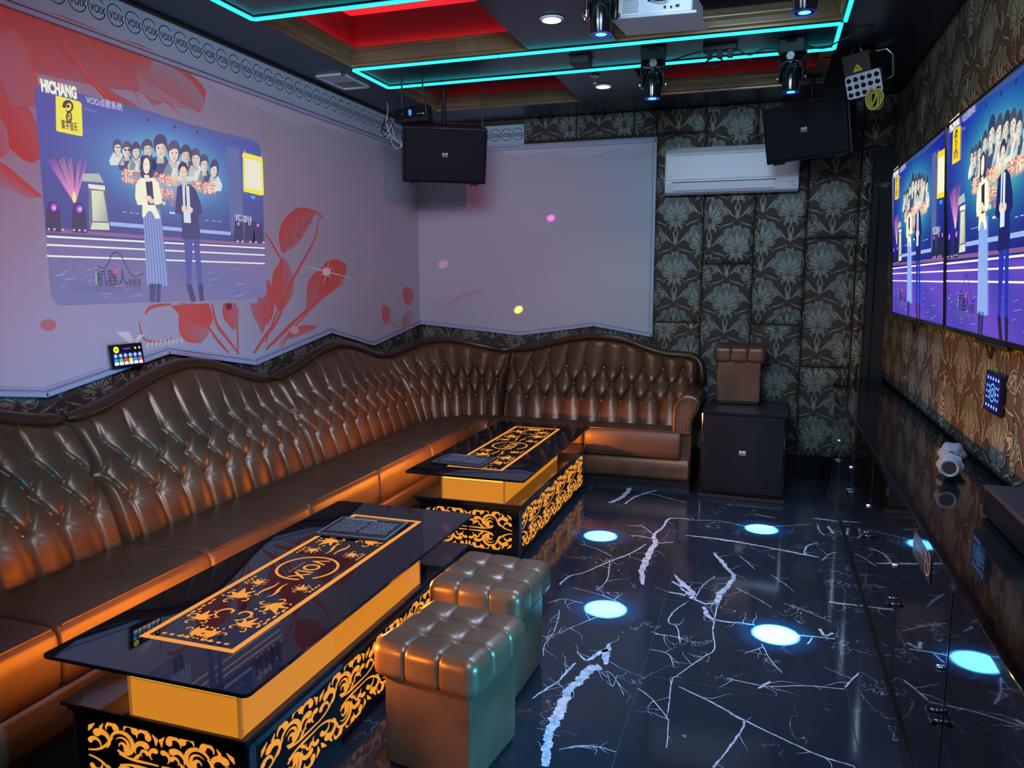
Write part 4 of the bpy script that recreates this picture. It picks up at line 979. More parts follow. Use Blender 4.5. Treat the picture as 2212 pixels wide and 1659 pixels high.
wires('cable_tangle', 'tangle of grey and black cables hanging left of the left speaker', [
    [at(836, 222, 1, 5.3), A_(838, 240), A_(834, 262), A_(842, 285), A_(835, 300)], [A_(833, 262), A_(842, 290), A_(858, 306), A_(866, 312), A_(862, 320), A_(850, 316), A_(844, 300)],
    [A_(846, 265), A_(840, 280), A_(832, 291), A_(822, 292)], [A_(826, 270), A_(836, 262), A_(842, 272), A_(832, 282), A_(826, 275), A_(836, 266)], [A_(838, 250), A_(848, 272), A_(838, 288), A_(830, 278)], [A_(840, 240), A_(830, 262), A_(824, 285), A_(834, 296)],
    [A_(846, 270), A_(854, 300), A_(866, 305), A_(868, 316), A_(856, 321), A_(846, 308)]], [cable_white, cable_white, cable_white, cable_black, cable_black, cable_black, cable_white], r=.0045)

# ================================================================== AIR CONDITIONER
ac = thing('air_conditioner', 'white wall air conditioner on the back wall partly behind the right speaker', 'air conditioner', (-.31, 6.6, 2.32))
AX0, AX1 = -.83, .20
pr_ = [(6.672, 2.335), (6.56, 2.315), (6.505, 2.33), (6.49, 2.40), (6.492, 2.55), (6.505, 2.64), (6.54, 2.672), (6.672, 2.678)]
MB().prism(pr_, V((AX0, 0, 0)), Y, Z, X * (AX1 - AX0)).build('housing', white_pl, ac, bevel=.012, seg=3)
MB().box((AX0 + .012, 6.480, 2.425), (AX1 - .012, 6.496, 2.62)).build('front_panel', white_pl, ac, bevel=.006)
MB().prism([(6.489, 2.345), (6.482, 2.40), (6.486, 2.402), (6.502, 2.338)], V((AX0 + .07, 0, 0)), Y, Z, X * .78).build('louver', white_pl, ac, bevel=.002)
MB().box((AX0 + .06, 6.486, 2.405), (AX0 + .86, 6.495, 2.411)).build('louver_gap', blackmat, ac)
MB().box((AX0 + .1, 6.668, 2.4), (AX1 - .1, 6.6725, 2.6)).build('wall_mount', grey_pl, ac)
MB().box((AX0 + .06, 6.53, 2.662), (AX1 - .06, 6.6, 2.682)).build('intake_grille', grey_pl, ac)
c = Cv(); c.text('Fujitsu', -.78, 2.452, w=.04, col=(.15, .17, .2)); c.text('Inverter', .135, 2.445, w=.05, col=(.15, .17, .2)); c.poly([(.12, 2.38), (.17, 2.38), (.17, 2.386), (.12, 2.386)], (.3, .32, .36)); c.poly([(.15, 2.35), (.18, 2.35), (.18, 2.362), (.15, 2.362)], (.3, .32, .36))
c.build('marking', print_mat, ac, V((0, 6.4795, 0)), X, Z)

# ================================================================== THE KARAOKE PICTURE
PA, PB = 1.62, .988
def K(x, y): p = at(80 + x / 3.318, 170 + y / 3.318, 0, XL); return (p.y - 2.72, p.z - 1.512)
def picture(tv):
    c = Cv(); mixc = lambda a, b, t: tuple(a[k] + (b[k] - a[k]) * t for k in range(3))
    if tv: C0, C1, C2, F1, F2, GL = rgb(26, 30, 150), rgb(24, 20, 120), rgb(40, 190, 190), rgb(110, 70, 190), rgb(70, 60, 170), rgb(210, 235, 190)
    else: C0, C1, C2, F1, F2, GL = rgb(46, 66, 150), rgb(44, 54, 118), rgb(86, 186, 226), rgb(112, 92, 140), rgb(88, 92, 142), rgb(120, 215, 240)
    def bg(a, b):
        u, v = a / PA, b / PB
        if v > .31:
            g = exp(-((u - .5) / .24) ** 2 - ((v - .72) / .17) ** 2); col = mixc(C1, C0, min(1, max(0, (v - .3) / .5)))
            col = mixc(col, C2, min(1, g * 1.05)); return mixc(col, GL, .5 * g ** 3)
        t = .5 + .5 * sin(u * 9 + v * 14); return mixc(F2, mixc(F1, F2, t), .7)
    nx, ny, rr = 96, 30, 0 if tv else .05
    for i in range(nx):
        a0, a1 = PA * i / nx, PA * (i + 1) / nx
        def lim(a):
            d = min(a, PA - a); return 0 if d >= rr or rr == 0 else rr - sqrt(max(0, rr * rr - (rr - d) ** 2))
        for j in range(ny):
            f = lambda a, t: lim(a) + (PB - 2 * lim(a)) * t
            q = [(a0, f(a0, j / ny)), (a1, f(a1, j / ny)), (a1, f(a1, (j + 1) / ny)), (a0, f(a0, (j + 1) / ny))]
            c.poly(q, [bg(*p) for p in q])
    P = lambda L: [K(*p) for p in L]
    def ell(x, y, rx, ry, col, layer, n=16): c.poly([K(x + rx * cos(2 * pi * k / n), y + ry * sin(2 * pi * k / n)) for k in range(n)], col, layer)
    wh = rgb(236, 238, 226)
    # truss, side columns
    c.polys(ribbon(P([(330, 130), (700, 215), (1180, 365), (1560, 450)]), [.02] * 4), rgb(60, 78, 130), 1)
    c.polys(ribbon(P([(330, 210), (420, 240)]), [.012, .012]), rgb(86, 104, 150), 1)
    for x, y in ((790, 295), (985, 345), (1145, 385)): ell(x, y, 9, 14, rgb(24, 34, 70), 2, 8)
    c.poly(P([(1355, 480), (1445, 500), (1480, 1120), (1385, 1110)]), rgb(78, 96, 150), 1)
    # light beams from the left moving head
    for dx, col, w in ((-190, rgb(150, 60, 190), 50), (-110, rgb(190, 120, 170), 40), (-50, rgb(170, 120, 180), 34), (20, rgb(150, 90, 180), 36), (75, rgb(160, 60, 170), 30)):
        c.poly(P([(262, 890), (275, 890), (262 + dx + w, 560), (262 + dx, 590)]), [rgb(235, 150, 190), rgb(235, 150, 190), mixc(col, C1, .6), mixc(col, C1, .6)], 2)
    ell(262, 850, 14, 40, rgb(250, 220, 150), 3)
    for x, y in ((110, 940), (295, 950)):
        c.poly(P([(x - 50, y + 150), (x + 60, y + 160), (x + 50, y), (x + 20, y - 60), (x - 30, y - 60), (x - 45, y)]), rgb(20, 22, 56), 3); ell(x + 5, y - 18, 26, 30, rgb(120, 60, 210), 4); ell(x + 8, y - 14, 14, 16, rgb(240, 150, 220), 5)
    for x, y in ((1440, 1050), (1520, 1050), (1580, 1060)):
        c.poly(P([(x - 35, y + 110), (x + 40, y + 125), (x + 30, y - 30), (x - 25, y - 35)]), rgb(26, 28, 66), 3); ell(x, y - 10, 10, 14, rgb(190, 110, 230), 4)
    for x in (80, 120, 180, 260, 300, 340): ell(x, 1078 + (x - 80) * .04, 9, 9, rgb(215, 170, 210), 4, 8)
    for x in (1435, 1470, 1525, 1565, 1620): ell(x, 1165 + (x - 1435) * .05, 9, 9, rgb(215, 150, 190), 4, 8)
    # lectern
    c.poly(P([(325, 680), (440, 680), (475, 745), (320, 735)]), rgb(170, 184, 176), 3); c.poly(P([(365, 750), (480, 765), (515, 1085), (370, 1080)]), rgb(96, 108, 120), 3); c.poly(P([(385, 800), (470, 805), (508, 1025), (395, 1020)]), [rgb(220, 226, 190), rgb(205, 212, 180), rgb(130, 150, 140), rgb(205, 210, 180)], 4)
    c.poly(P([(362, 755), (482, 768), (484, 800), (366, 785)]), rgb(228, 232, 210), 4); c.poly(P([(392, 1030), (512, 1035), (515, 1085), (380, 1080)]), rgb(210, 214, 190), 4)
    # portraits on the backdrop
    sk = rgb(226, 214, 196); hr = rgb(44, 54, 84)
    for i, (x, y, rx, ry) in enumerate(((1268, 650, 30, 60), (1195, 610, 30, 62), (1130, 570, 36, 64), (1062, 545, 36, 60), (570, 490, 30, 50), (640, 510, 34, 56), (705, 520, 32, 56), (785, 500, 38, 60), (978, 530, 42, 78), (880, 495, 46, 80))):
        c.poly(P([(x - rx * .9, y + ry * .8), (x + rx * .9, y + ry * .8), (x + rx * 1.9, y + ry * 1.9), (x + rx * 1.6, y + ry * 2.6), (x - rx * 1.6, y + ry * 2.6), (x - rx * 1.9, y + ry * 1.9)]), (rgb(214, 222, 214), rgb(54, 66, 106))[i % 2], 3)
        tn = ((i * 37) % 5 - 2) * .09; skc = mixc(sk, rgb(190, 170, 150), ((i * 13) % 4) * .12); hc = mixc(hr, rgb(80, 78, 96), ((i * 7) % 3) * .3)
        c.poly(P([(x - rx * .45, y + ry * .6), (x + rx * .45, y + ry * .6), (x + rx * .6, y + ry * 1.4), (x - rx * .6, y + ry * 1.4)]), mixc(skc, hr, .25), 4)
        c.poly([K(x + rx * 1.12 * cos(2 * pi * k / 18) * (1 + .06 * sin(5 * k + i)), y - ry * .2 + ry * (.95 if i % 3 else 1.05) * sin(2 * pi * k / 18) * (1 if sin(2 * pi * k / 18) < 0 else (.75 if i % 2 else 1.25))) for k in range(18)], hc, 4)
        fc = [(x + rx * (tn + .80 * cos(2 * pi * k / 20) * (1 - .32 * max(0, sin(2 * pi * k / 20)) ** 2)), y + ry * (.16 + .82 * sin(2 * pi * k / 20))) for k in range(20)]
        c.poly(P(fc), skc, 5); c.poly(P([q for q in fc if q[0] > x + rx * (tn + .28)] + [(x + rx * (tn + .34), y - ry * .5)]), mixc(skc, rgb(150, 120, 110), .45), 6) if i % 2 else None
        c.poly(P([(x - rx * .95, y - ry * .05), (x - rx * .7, y - ry * .75), (x + rx * .2, y - ry * .95), (x + rx * .95, y - ry * .5), (x + rx * .9, y + ry * .0), (x + rx * .55, y - ry * .3), (x + rx * (.1 + tn), y - ry * .38), (x - rx * .55, y - ry * .25)]), hc, 7)
        ell(x - rx * .3, y + ry * .02, rx * .16, ry * .06, hr, 6, 8); ell(x + rx * .4, y + ry * .02, rx * .16, ry * .06, hr, 6, 8); ell(x + rx * .08, y + ry * .55, rx * .22, ry * .05, rgb(170, 90, 90), 6, 8); ell(x + rx * .1, y + ry * .28, rx * .08, ry * .12, rgb(200, 180, 160), 6, 8)
        if i == 5:
            for s_ in (-.35, .4): ell(x + rx * s_, y + 1, rx * .3, ry * .14, rgb(24, 24, 44), 8, 10)
        if i == 4: c.polys(ribbon(P([(x - rx * .7, y), (x + rx * .8, y + 4)]), [.004, .004]), rgb(20, 20, 40), 8)
    def slant(body, x0, y0, x1, y1, h, col, layer, bold=.02):
        a, b = K(x0, y0), K(x1, y1); c.text(body, (a[0] + b[0]) / 2, (a[1] + b[1]) / 2, h=h, w=math.hypot(b[0] - a[0], b[1] - a[1]), col=col, layer=layer, bold=bold, rot=atan2(b[1] - a[1], b[0] - a[0]))
    og, ob = rgb(222, 106, 70), rgb(250, 226, 190)
    for body, x0, y0, x1, y1, h in (('北京', 600, 690, 735, 715, .075), ('启动创业', 830, 715, 1010, 745, .075), ('启动仪式', 1090, 765, 1275, 795, .075), ('酒会', 880, 815, 985, 835, .065)):
        slant(body, x0, y0, x1, y1, h, ob, 7, .07); slant(body, x0, y0, x1, y1, h, og, 8, .01)
    ell(965, 900, 12, 16, rgb(230, 90, 90), 7); ell(905, 893, 12, 14, rgb(220, 214, 130), 7)
    for x in (610, 660, 700, 1200, 1250, 1290): c.polys(ribbon(P([(x, 955 + (x - 610) * .1), (x + 26, 958 + (x - 610) * .1)]), [.004, .004]), rgb(170, 190, 220), 4)
    c.text('●●●', *K(965, 962), w=.04, col=wh, layer=7)
    # stage edges
    for y0, y1, w, col in ((1085, 1195, .018, rgb(126, 88, 130)), (1130, 1215, .009, wh), (1190, 1265, .008, wh), (1270, 1325, .008, wh)): c.polys(ribbon(P([(66, y0), (1630, y1)]), [w, w]), col, 2)
    c.polys(ribbon(P([(520, 1040), (1385, 1110)]), [.02, .02]), rgb(150, 176, 220), 2)
    rd = random.Random(4)
    for k in range(34):
        x = rd.uniform(100, 1560); y = rd.uniform(1340, 1560); l = rd.uniform(25, 70); c.polys(ribbon(P([(x, y + 12), (x + l, y)]), (.001, .008, .001)), mixc(F2, wh, rd.uniform(.4, 1)), 3)
    0 and c.poly(P([(890, 1480), (1030, 1480), (1060, 1590), (930, 1600)]), [mixc(F1, wh, .25)] * 2 + [mixc(F1, wh, .12)] * 2, 3)
    # woman
    c.poly(P([(800, 1470), (845, 1470), (840, 1600), (805, 1600)]), rgb(40, 42, 80), 9); c.poly(P([(850, 1470), (885, 1470), (878, 1600), (848, 1600)]), rgb(40, 42, 80), 9)
    sk1, sk2 = (rgb(96, 116, 176), rgb(132, 152, 200)) if not tv else (rgb(110, 140, 215), rgb(160, 186, 235))
    n = 14
    for k in range(n):
        t0, t1 = k / n, (k + 1) / n; c.poly(P([(752 + 128 * t0, 935), (752 + 128 * t1, 935), (785 + 155 * t1, 1480 + 10 * sin(t1 * 3)), (785 + 155 * t0, 1480 + 10 * sin(t0 * 3))]), sk1 if k % 2 else sk2, 9)
    cr = rgb(240, 240, 206)
    c.poly(P([(735, 560), (790, 545), (818, 590), (826, 690), (815, 715), (750, 720), (735, 690)]), rgb(40, 38, 62), 9)
    c.poly(P([(702, 760), (735, 712), (830, 712), (866, 745), (885, 830), (892, 890), (860, 905), (838, 900), (880, 1000), (845, 1005), (815, 950), (790, 950), (760, 1000), (748, 985), (750, 905), (715, 905), (698, 850)]), cr, 10)
    c.poly(P([(772, 740), (820, 735), (835, 905), (790, 905)]), rgb(30, 34, 60), 11); ell(778, 625, 24, 58, rgb(244, 232, 210), 12); ell(768, 615, 4, 3, hr, 13, 8); ell(788, 615, 4, 3, hr, 13, 8); ell(779, 655, 8, 3, rgb(200, 90, 90), 13, 8)
    c.poly(P([(760, 690), (795, 690), (810, 735), (770, 740)]), rgb(238, 224, 200), 12); ell(790, 858, 26, 20, rgb(236, 214, 190), 12); ell(815, 878, 20, 18, rgb(230, 206, 182), 13)
    # man
    nv, nv2 = (rgb(36, 44, 92), rgb(56, 66, 140)) if not tv else (rgb(18, 24, 92), rgb(30, 44, 160))
    c.poly(P([(1040, 1030), (1105, 1030), (1110, 1180), (1100, 1480), (1068, 1480), (1055, 1250)]), nv2, 9); c.poly(P([(1100, 1030), (1165, 1040), (1160, 1200), (1182, 1480), (1148, 1480), (1120, 1200)]), nv2, 9)
    c.poly(P([(1064, 1475), (1102, 1475), (1136, 1595), (1100, 1598)]), rgb(24, 26, 60), 10); c.poly(P([(1148, 1475), (1184, 1475), (1192, 1590), (1162, 1592)]), rgb(24, 26, 60), 10)
    c.poly(P([(1000, 775), (1040, 752), (1095, 760), (1135, 800), (1170, 900), (1178, 960), (1150, 985), (1165, 1150), (1035, 1150), (1030, 980), (985, 960), (990, 880)]), nv, 10)
    c.poly(P([(1035, 765), (1085, 770), (1098, 1035), (1048, 1032)]), rgb(206, 222, 232), 11); c.polys(ribbon(P([(1058, 770), (1062, 900), (1066, 940)]), [.008, .014, .008]), rgb(30, 34, 70), 12)
    ell(1040, 645, 36, 50, rgb(34, 36, 64), 10); ell(1042, 680, 28, 52, rgb(226, 206, 184), 11); c.poly(P([(1025, 720), (1062, 720), (1070, 765), (1035, 765)]), rgb(214, 192, 170), 11); ell(1032, 668, 5, 3, hr, 13, 8); ell(1056, 668, 5, 3, hr, 13, 8); ell(1045, 706, 10, 3, rgb(180, 90, 90), 13, 8)
    ell(1048, 930, 18, 26, rgb(226, 208, 186), 13); ell(1090, 942, 22, 22, rgb(226, 208, 186), 13)
    # badges and captions
    yl = rgb(238, 228, 36) if not tv else rgb(250, 205, 10)
    c.poly(P([(128, 128), (140, 122), (300, 165), (313, 180), (322, 405), (312, 413), (142, 378), (132, 368)]), yl, 9)
    dk = rgb(34, 34, 24)
    c.polys(ribbon([K(218 + 30 * cos(t), 200 + 36 * sin(t)) for t in [radians(130 - 25 * k) for k in range(14)]], [.004 + .0012 * k for k in range(14)]), dk, 10); ell(216, 198, 12, 12, dk, 10)
    c.polys(ribbon([K(224 + 17 * cos(t), 275 + 34 * sin(t)) for t in [2 * pi * k / 16 for k in range(17)]], [.008] * 17), dk, 10); ell(222, 268, 6, 10, dk, 10); ell(226, 290, 5, 7, dk, 10)
    slant('富字音乐', 168, 322, 285, 350, .042, dk, 10)
    slant('HICHANG', 22, 45, 278, 105, .058, rgb(240, 242, 214), 10, .05); slant('VOD点歌系统', 345, 148, 605, 205, .04, rgb(196, 190, 222), 10, .01)
    c.poly(P([(1470, 535), (1480, 528), (1606, 565), (1612, 575), (1622, 832), (1600, 838), (1475, 808)]), yl, 9); c.poly(P([(1484, 570), (1598, 596), (1606, 806), (1490, 786)]), rgb(232, 232, 205), 10)
    for x, y in ((1487, 520), (1606, 560)): c.polys(ribbon(P([(x - 22, y + 40), (x, y - 5)]), [.014, .01]), rgb(190, 140, 200), 8)
    c.poly(P([(1520, 835), (1565, 845), (1545, 868)]), rgb(70, 170, 210), 9)
    slant('YC-2014', 1415, 995, 1532, 1010, .04, wh, 10, .0)
    c.polys(ribbon([K(*p) for p in spline([(430, 1340), (480, 1360), (510, 1310), (540, 1250), (580, 1250), (620, 1310), (660, 1390), (700, 1420), (760, 1390)], 5)], [.006] * 41), rgb(26, 26, 60), 8)
    slant('机器人', 420, 1428, 645, 1425, .085, rgb(34, 34, 66), 10, .02); ell(552, 1385, 14, 12, rgb(230, 70, 50), 11); c.polys(ribbon(P([(416, 1385), (420, 1470)]), [.006, .006]), rgb(90, 210, 110), 11)
    slant('映画室', 652, 1460, 740, 1458, .042, rgb(40, 40, 76), 10); slant('ROBOT RECORDING STUDIO', 280, 1510, 745, 1508, .03, rgb(76, 78, 130), 10)
    return c
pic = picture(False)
po = pic.build('projected_picture', proj_mat, None, V((XL + .002, 2.72, 1.512)), Y, Z, eps=.00025)  # projector light put into the picture's own emission
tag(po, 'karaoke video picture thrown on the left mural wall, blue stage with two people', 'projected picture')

# ================================================================== TELEVISIONS
pic_tv = picture(True)
def television(label, yf, yn):
    w = yf - yn; z0, z1 = 1.385, 2.365; xb, xt = .845, .79
    root = thing('television', label, 'television', (.87, (yf + yn) / 2, z0), 'wall mounted televisions on the right wall')
    O = V((xb, yf, z0)); U = V((0, -1, 0)); W = V((xt - xb, 0, z1 - z0)); h = W.length; Wn = W.normalized(); N = U.cross(Wn)
    Mt = Matrix((U, -N, Wn)).transposed().to_4x4(); Mt.translation = O
    MB().box((0, .004, 0), (w, .028, h), Mt).build('housing', black, root, bevel=.006)
    b = .012
    mb = MB()
    for lo, hi in (((0, -.004, 0), (w, .006, .022)), ((0, -.004, h - b), (w, .006, h)), ((0, -.004, 0), (b, .006, h)), ((w - b, -.004, 0), (w, .006, h))): mb.box(lo, hi, Mt)
    mb.build('bezel', black_gloss, root, bevel=.002)
    pw, ph = w - 2 * b, h - b - .022
    pic_tv.build('screen', screen_mat, root, Mt @ V((b, .0045, .022)), U * (pw / PA), Wn * (ph / PB), eps=.00025)
    MB().box((w * .35, -.003, -.018), (w * .62, .02, .0), Mt).build('lower_strip', black, root, bevel=.004)
    MB().tube([Mt @ V((w * .42, .01, -.01)), Mt @ V((w * .425, .02, -.06)), Mt @ V((w * .44, .022, -.07)), Mt @ V((w * .46, .02, -.03)), Mt @ V((w * .465, .01, -.01))], .006, 8).build('cable', cable_black, root, smooth=True)
    MB().box((.815, yn + w * .3, z0 + h * .7), (.8755, yf - w * .3, z0 + h * .9)).build('wall_mount', black, root)
    return root
television('television on the right wall, nearer one cut off by the right edge of the photo', 4.30, 2.60)
television('television on the right wall, farther one beside the dark corner door', 6.03, 4.315)

# ================================================================== CABINETS AND COUNTER ALONG THE RIGHT WALL
CX0 = .515
seams = [.63, 1.45, 2.27, 3.10, 3.93, 4.75, 5.55, 6.19]
names = ['nearest to the camera, cut off by the frame', 'second from the camera, below the black media player', 'third from the camera, with the no smoking sign', 'fourth from the camera, beyond the first bright seam', 'fifth from the camera, past the tube on the counter', 'sixth from the camera, with the smaller no smoking sign', 'last in the row, at the back wall']
def no_smoking(parent, yc, zc):
    c = Cv(); c.poly([(-.15, -.055), (.15, -.055), (.15, .055), (-.15, .055)], (.006, .006, .008)); wt = (.26, .26, .3)
    c.text('No Smoking', -.055, -.0, w=.16, h=.032, col=wt, layer=1); c.polys(ribbon(arc(.095, 0, .04, 0, 360, 24), [.008] * 25), wt, 1); c.polys(ribbon([(.068, .028), (.122, -.028)], [.008, .008]), wt, 1)
    c.poly([(.07, -.006), (.115, -.006), (.115, .004), (.07, .004)], wt, 1)
    c.build('no_smoking_sign', print_mat, parent, V((CX0 - .0015, yc, zc)), -Y, Z)
for i in range(7):
    y0, y1 = seams[i], seams[i + 1]
    root = thing('cabinet', 'low black mirror lacquer cabinet ' + names[i], 'cabinet', (.7, (y0 + y1) / 2, 0), 'row of black cabinets under the counter')
    MB().box((CX0 + .02, y0 + .001, .07), (.885, y1 - .001, .812)).build('body', black, root)
    MB().box((CX0 - .012, y0 + .001, 0), (.885, y1 - .001, .07)).build('plinth', black_gloss, root)
    door = MB().box((CX0, y0 + .003, .074), (CX0 + .019, y1 - .003, .80)).build('door', cab_mat, root, bevel=.0015)
    MB().box((CX0 - .002, y0 + .0005, .074), (CX0 + .01, y0 + .0045, .80)).build('edge_highlight', chrome, door)  # chrome strip added to imitate the highlight along the door edge
    yh = y0 + .045
    hd = MB()
    for k in (-1, 1): hd.lathe([(.007, 0), (.007, .018), (.004, .022)], 12, Matrix.Translation((CX0, yh + .03 * k, .40)) @ Matrix.Rotation(-pi / 2, 4, 'Y'))
    hd.tube([(CX0 - .02, yh - .04, .40), (CX0 - .027, yh - .022, .40), (CX0 - .024, yh, .40), (CX0 - .027, yh + .022, .40), (CX0 - .02, yh + .04, .40)], [.009, .006, .005, .006, .009], 10)
    hd.build('handle', black_gloss, door, smooth=True)
    MB().lathe([(.0, .012), (.008, .012), (.010, .009), (.010, 0)], 16, Matrix.Translation((CX0, yh + .025, .535)) @ Matrix.Rotation(-pi / 2, 4, 'Y')).build('lock', chrome, door, smooth=True)
    if i == 2: no_smoking(door, 2.70, .752)
    if i == 5: no_smoking(door, 4.9, .735)
ct = MB().box((CX0 - .02, .5, .815), (XR + .03, 6.68, .85)).build('countertop', counter_mat, bevel=.003)
tag(ct, 'long black glass countertop running over the cabinets along the right wall', 'countertop')

# pale tube with flared collars lying on the counter
tb = thing('flared_tube', 'pale plastic tube with wavy flared collars lying on the counter', 'plastic tube', (.72, 3.42, .85))
a, b = V((.695, 3.27, .912)), V((.765, 3.57, .908))
q = (b - a).to_track_quat('Z', 'Y').to_matrix().to_4x4(); q.translation = a; L = (b - a).length
wv = lambda k, d: (lambda an, z: d * cos(k * an))
MB().lathe([(.022, .01), (.024, -.006), (.032, -.01), (.038, 0), (.038, .03), (.031, .045), (.027, .05), (.027, L * .72), (.03, L * .8), (.032, L)], 28, q).build('tube_body', grey_pale := mat('pale_grey_plastic', (.2, .2, .225), .4), tb, smooth=True)
MB().lathe([(.028, .045), (.046, .05), (.047, .056), (.028, .062)], 40, q, wv(8, .06)).build('small_collar', grey_pale, tb, smooth=True)
MB().lathe([(.03, L * .78), (.046, L * .88), (.052, L * .95), (.049, L * .965), (.03, L * .88)], 40, q, wv(6, .07)).build('large_collar', grey_pale, tb, smooth=True)
MB().lathe([(.0, .012), (.021, .012), (.021, -.004)], 24, q).build('mouth', blackmat, tb, smooth=True)
MB().box((-.008, .024, L * .5), (.008, .03, L * .62), q).build('switch', black, tb)
# black media player at the near end
mp = thing('media_player', 'black equipment box on the counter at the right edge of the photo', 'media player', (.75, 2.6, .85))
MB().box((.715, 2.2, .858), (.875, 2.86, .955)).build('case', black, mp, bevel=.004)
MB().box((.711, 2.22, .868), (.716, 2.84, .945)).build('front_plate', black_gloss, mp, bevel=.002)
for y_ in (2.25, 2.8): MB().lathe([(.012, .85), (.012, .859)], 12, Matrix.Translation((.75, y_, 0))).build('foot', blackmat, mp)

# touch panels
def ui(c, w, h, blue):
    if blue:
        c.poly([(0, 0), (w, 0), (w, h), (0, h)], (.004, .006, .10)); c.polys(ribbon(arc(w / 2, h / 2, w * .17, 0, 360, 18), [.006] * 19), (.1, .5, 1), 1); c.polys(ribbon(arc(w / 2, h / 2, w * .08, 0, 360, 12), [.004] * 13), (.3, .8, 1), 1)
        for i in range(5):
            for y_ in (.12, .88): c.poly(disc(w * (.14 + .18 * i), h * y_, .007), (.5, .7, 1), 1)
        for j in range(3):
            for x_ in (.12, .26, .74, .88): c.poly(disc(w * x_, h * (.34 + .16 * j), .006), (.35, .5, 1), 1)
    else:
        c.poly([(0, 0), (w, 0), (w, h), (0, h)], (.004, .004, .012)); c.poly(disc(w * .15, h * .82, .017), (.8, .75, .05), 1); c.poly([(w * .1, h * .8), (w * .2, h * .8), (w * .2, h * .84), (w * .1, h * .84)], (.1, .1, .02), 2)
        for x_ in (.42, .5, .58): c.poly(disc(w * x_, h * .84, .006, .004), (.2, .1, .7), 1)
        for x_ in (.78, .92): c.poly(disc(w * x_, h * .84, .006), (.8, .7, .2), 1)
        for i in range(6):
            x_ = w * (.1 + .16 * i); c.poly(disc(x_, h * .52, .0125), (.1, .2, .65), 1); c.poly(disc(x_, h * .53, .006), (.6, .7, .9), 2); c.poly([(x_ - .012, h * .08), (x_ + .012, h * .08), (x_ + .012, h * .22), (x_ - .012, h * .22)], (.8, .85, .9), 1)
            c.poly([(x_ - .012, h * .22), (x_ + .012, h * .22), (x_ + .012, h * .38), (x_ - .012, h * .38)], ((.03, .3, .75), (.05, .6, .15), (.75, .06, .06), (.8, .6, .05), (.05, .25, .75), (.7, .08, .1))[i], 1)
    return c
t1 = thing('touch_tablet', 'small lit touch tablet standing against the mural above the sofa back', 'tablet', (-3.1, 3.11, 1.18))
Mq = Matrix.Translation((-3.088, 3.005, 1.185)) @ Matrix.Rotation(radians(-4), 4, 'Z') @ Matrix.Rotation(radians(-8), 4, 'Y')
MB().box((-.012, 0, 0), (0, .2, .122), Mq).build('case', black_gloss, t1, bevel=.004)
MB().prism([(-.012, .02), (-.012, .09), (-.04, .03)], Mq @ V((0, .05, 0)), Mq.to_3x3() @ X, Mq.to_3x3() @ Z, Mq.to_3x3() @ (Y * .1)).build('stand', black, t1)
ui(Cv(), .184, .106, False).build('screen', small_screen, t1, Mq @ V((.0008, .008, .008)), Mq.to_3x3() @ Y, Mq.to_3x3() @ Z)
t2 = thing('wall_controller', 'blue lit touch control panel on the right wall below the nearer television', 'control panel', (.85, 3.42, 1.19))
MB().box((.864, 3.33, 1.105), (.8795, 3.57, 1.268)).build('case', black_gloss, t2, bevel=.004)
ui(Cv(), .205, .145, True).build('screen', small_screen, t2, V((.8635, 3.555, 1.114)), -Y, Z)

# ================================================================== CEILING EQUIPMENT
def neon(label, pts, closed, w=.021):
    mb = MB(); hs = []
    P = [V((x, y, ZC - .0125)) for x, y in pts]; n = len(P); root = thing('neon_strip', label, 'neon light', tuple(P[0]), 'cyan neon strips on the ceiling')
    for i in range(n if closed else n - 1):
        a, b = P[i], P[(i + 1) % n]; d = (b - a).normalized(); s_ = Z.cross(d)
        for nm, mt, ww, h0, h1, cut in (('tube', neonm, w / 2, -.008, .006, .004), ('mounting_channel', black_gloss, w / 2 + .006, .006, .0118, 0)):
            a2, b2 = a + d * cut, b - d * cut; vs = [a2 - s_ * ww, b2 - s_ * ww, b2 + s_ * ww, a2 + s_ * ww]; vs = [q + Z * h0 for q in vs] + [q + Z * h1 for q in vs]
            MB().add(vs, [(3, 2, 1, 0), (4, 5, 6, 7), (0, 1, 5, 4), (1, 2, 6, 5), (2, 3, 7, 6), (3, 0, 4, 7)]).build(nm, mt, root, bevel=.003)
neon('cyan neon rectangle round the ceiling beam in the middle of the photo', [(-2.69, 5.285), (-2.69, 4.775), (-1.665, 4.775), (-1.66, 4.775), (.325, 4.775), (.325, 5.265)], True)
neon('cyan neon line at the top left edge of the photo, round the nearer beam', [(-2.69, 3.24), (-2.69, 3.715), (.30, 3.715), (.30, 3.24)], True)
neon('cyan neon line along the right side of the nearer coffer', [(.342, 3.74), (.342, 4.74)], False)

def led(label, x0, x1, y0, y1, m_):
    root = thing('led_strip', label, 'led strip', (x0, y0, ZC + .09), 'red led strips in the ceiling coffers'); z = ZC + .0905
    L_ = [((x0 + .014, y0, z), (x1, y0 + .012, z + .008)), ((x0 + .014, y1 - .012, z), (x1, y1, z + .008))]
    if x0 < -2: L_.append(((x0, y0, z), (x0 + .012, y1, z + .008)))
    for lo, hi in L_: MB().box(lo, hi).build('tape', m_, root)
led('red led strip glowing in the left half of the nearer ceiling coffer', -2.665, -1.5, 3.755, 4.735, redled)
led('red led strip glowing in the left half of the farther ceiling coffer', -2.665, -1.5, 5.315, 6.165, redled_dim)
led('red led strip glowing in the right half of the farther ceiling coffer', -.85, .29, 5.315, 6.165, redled_dim)

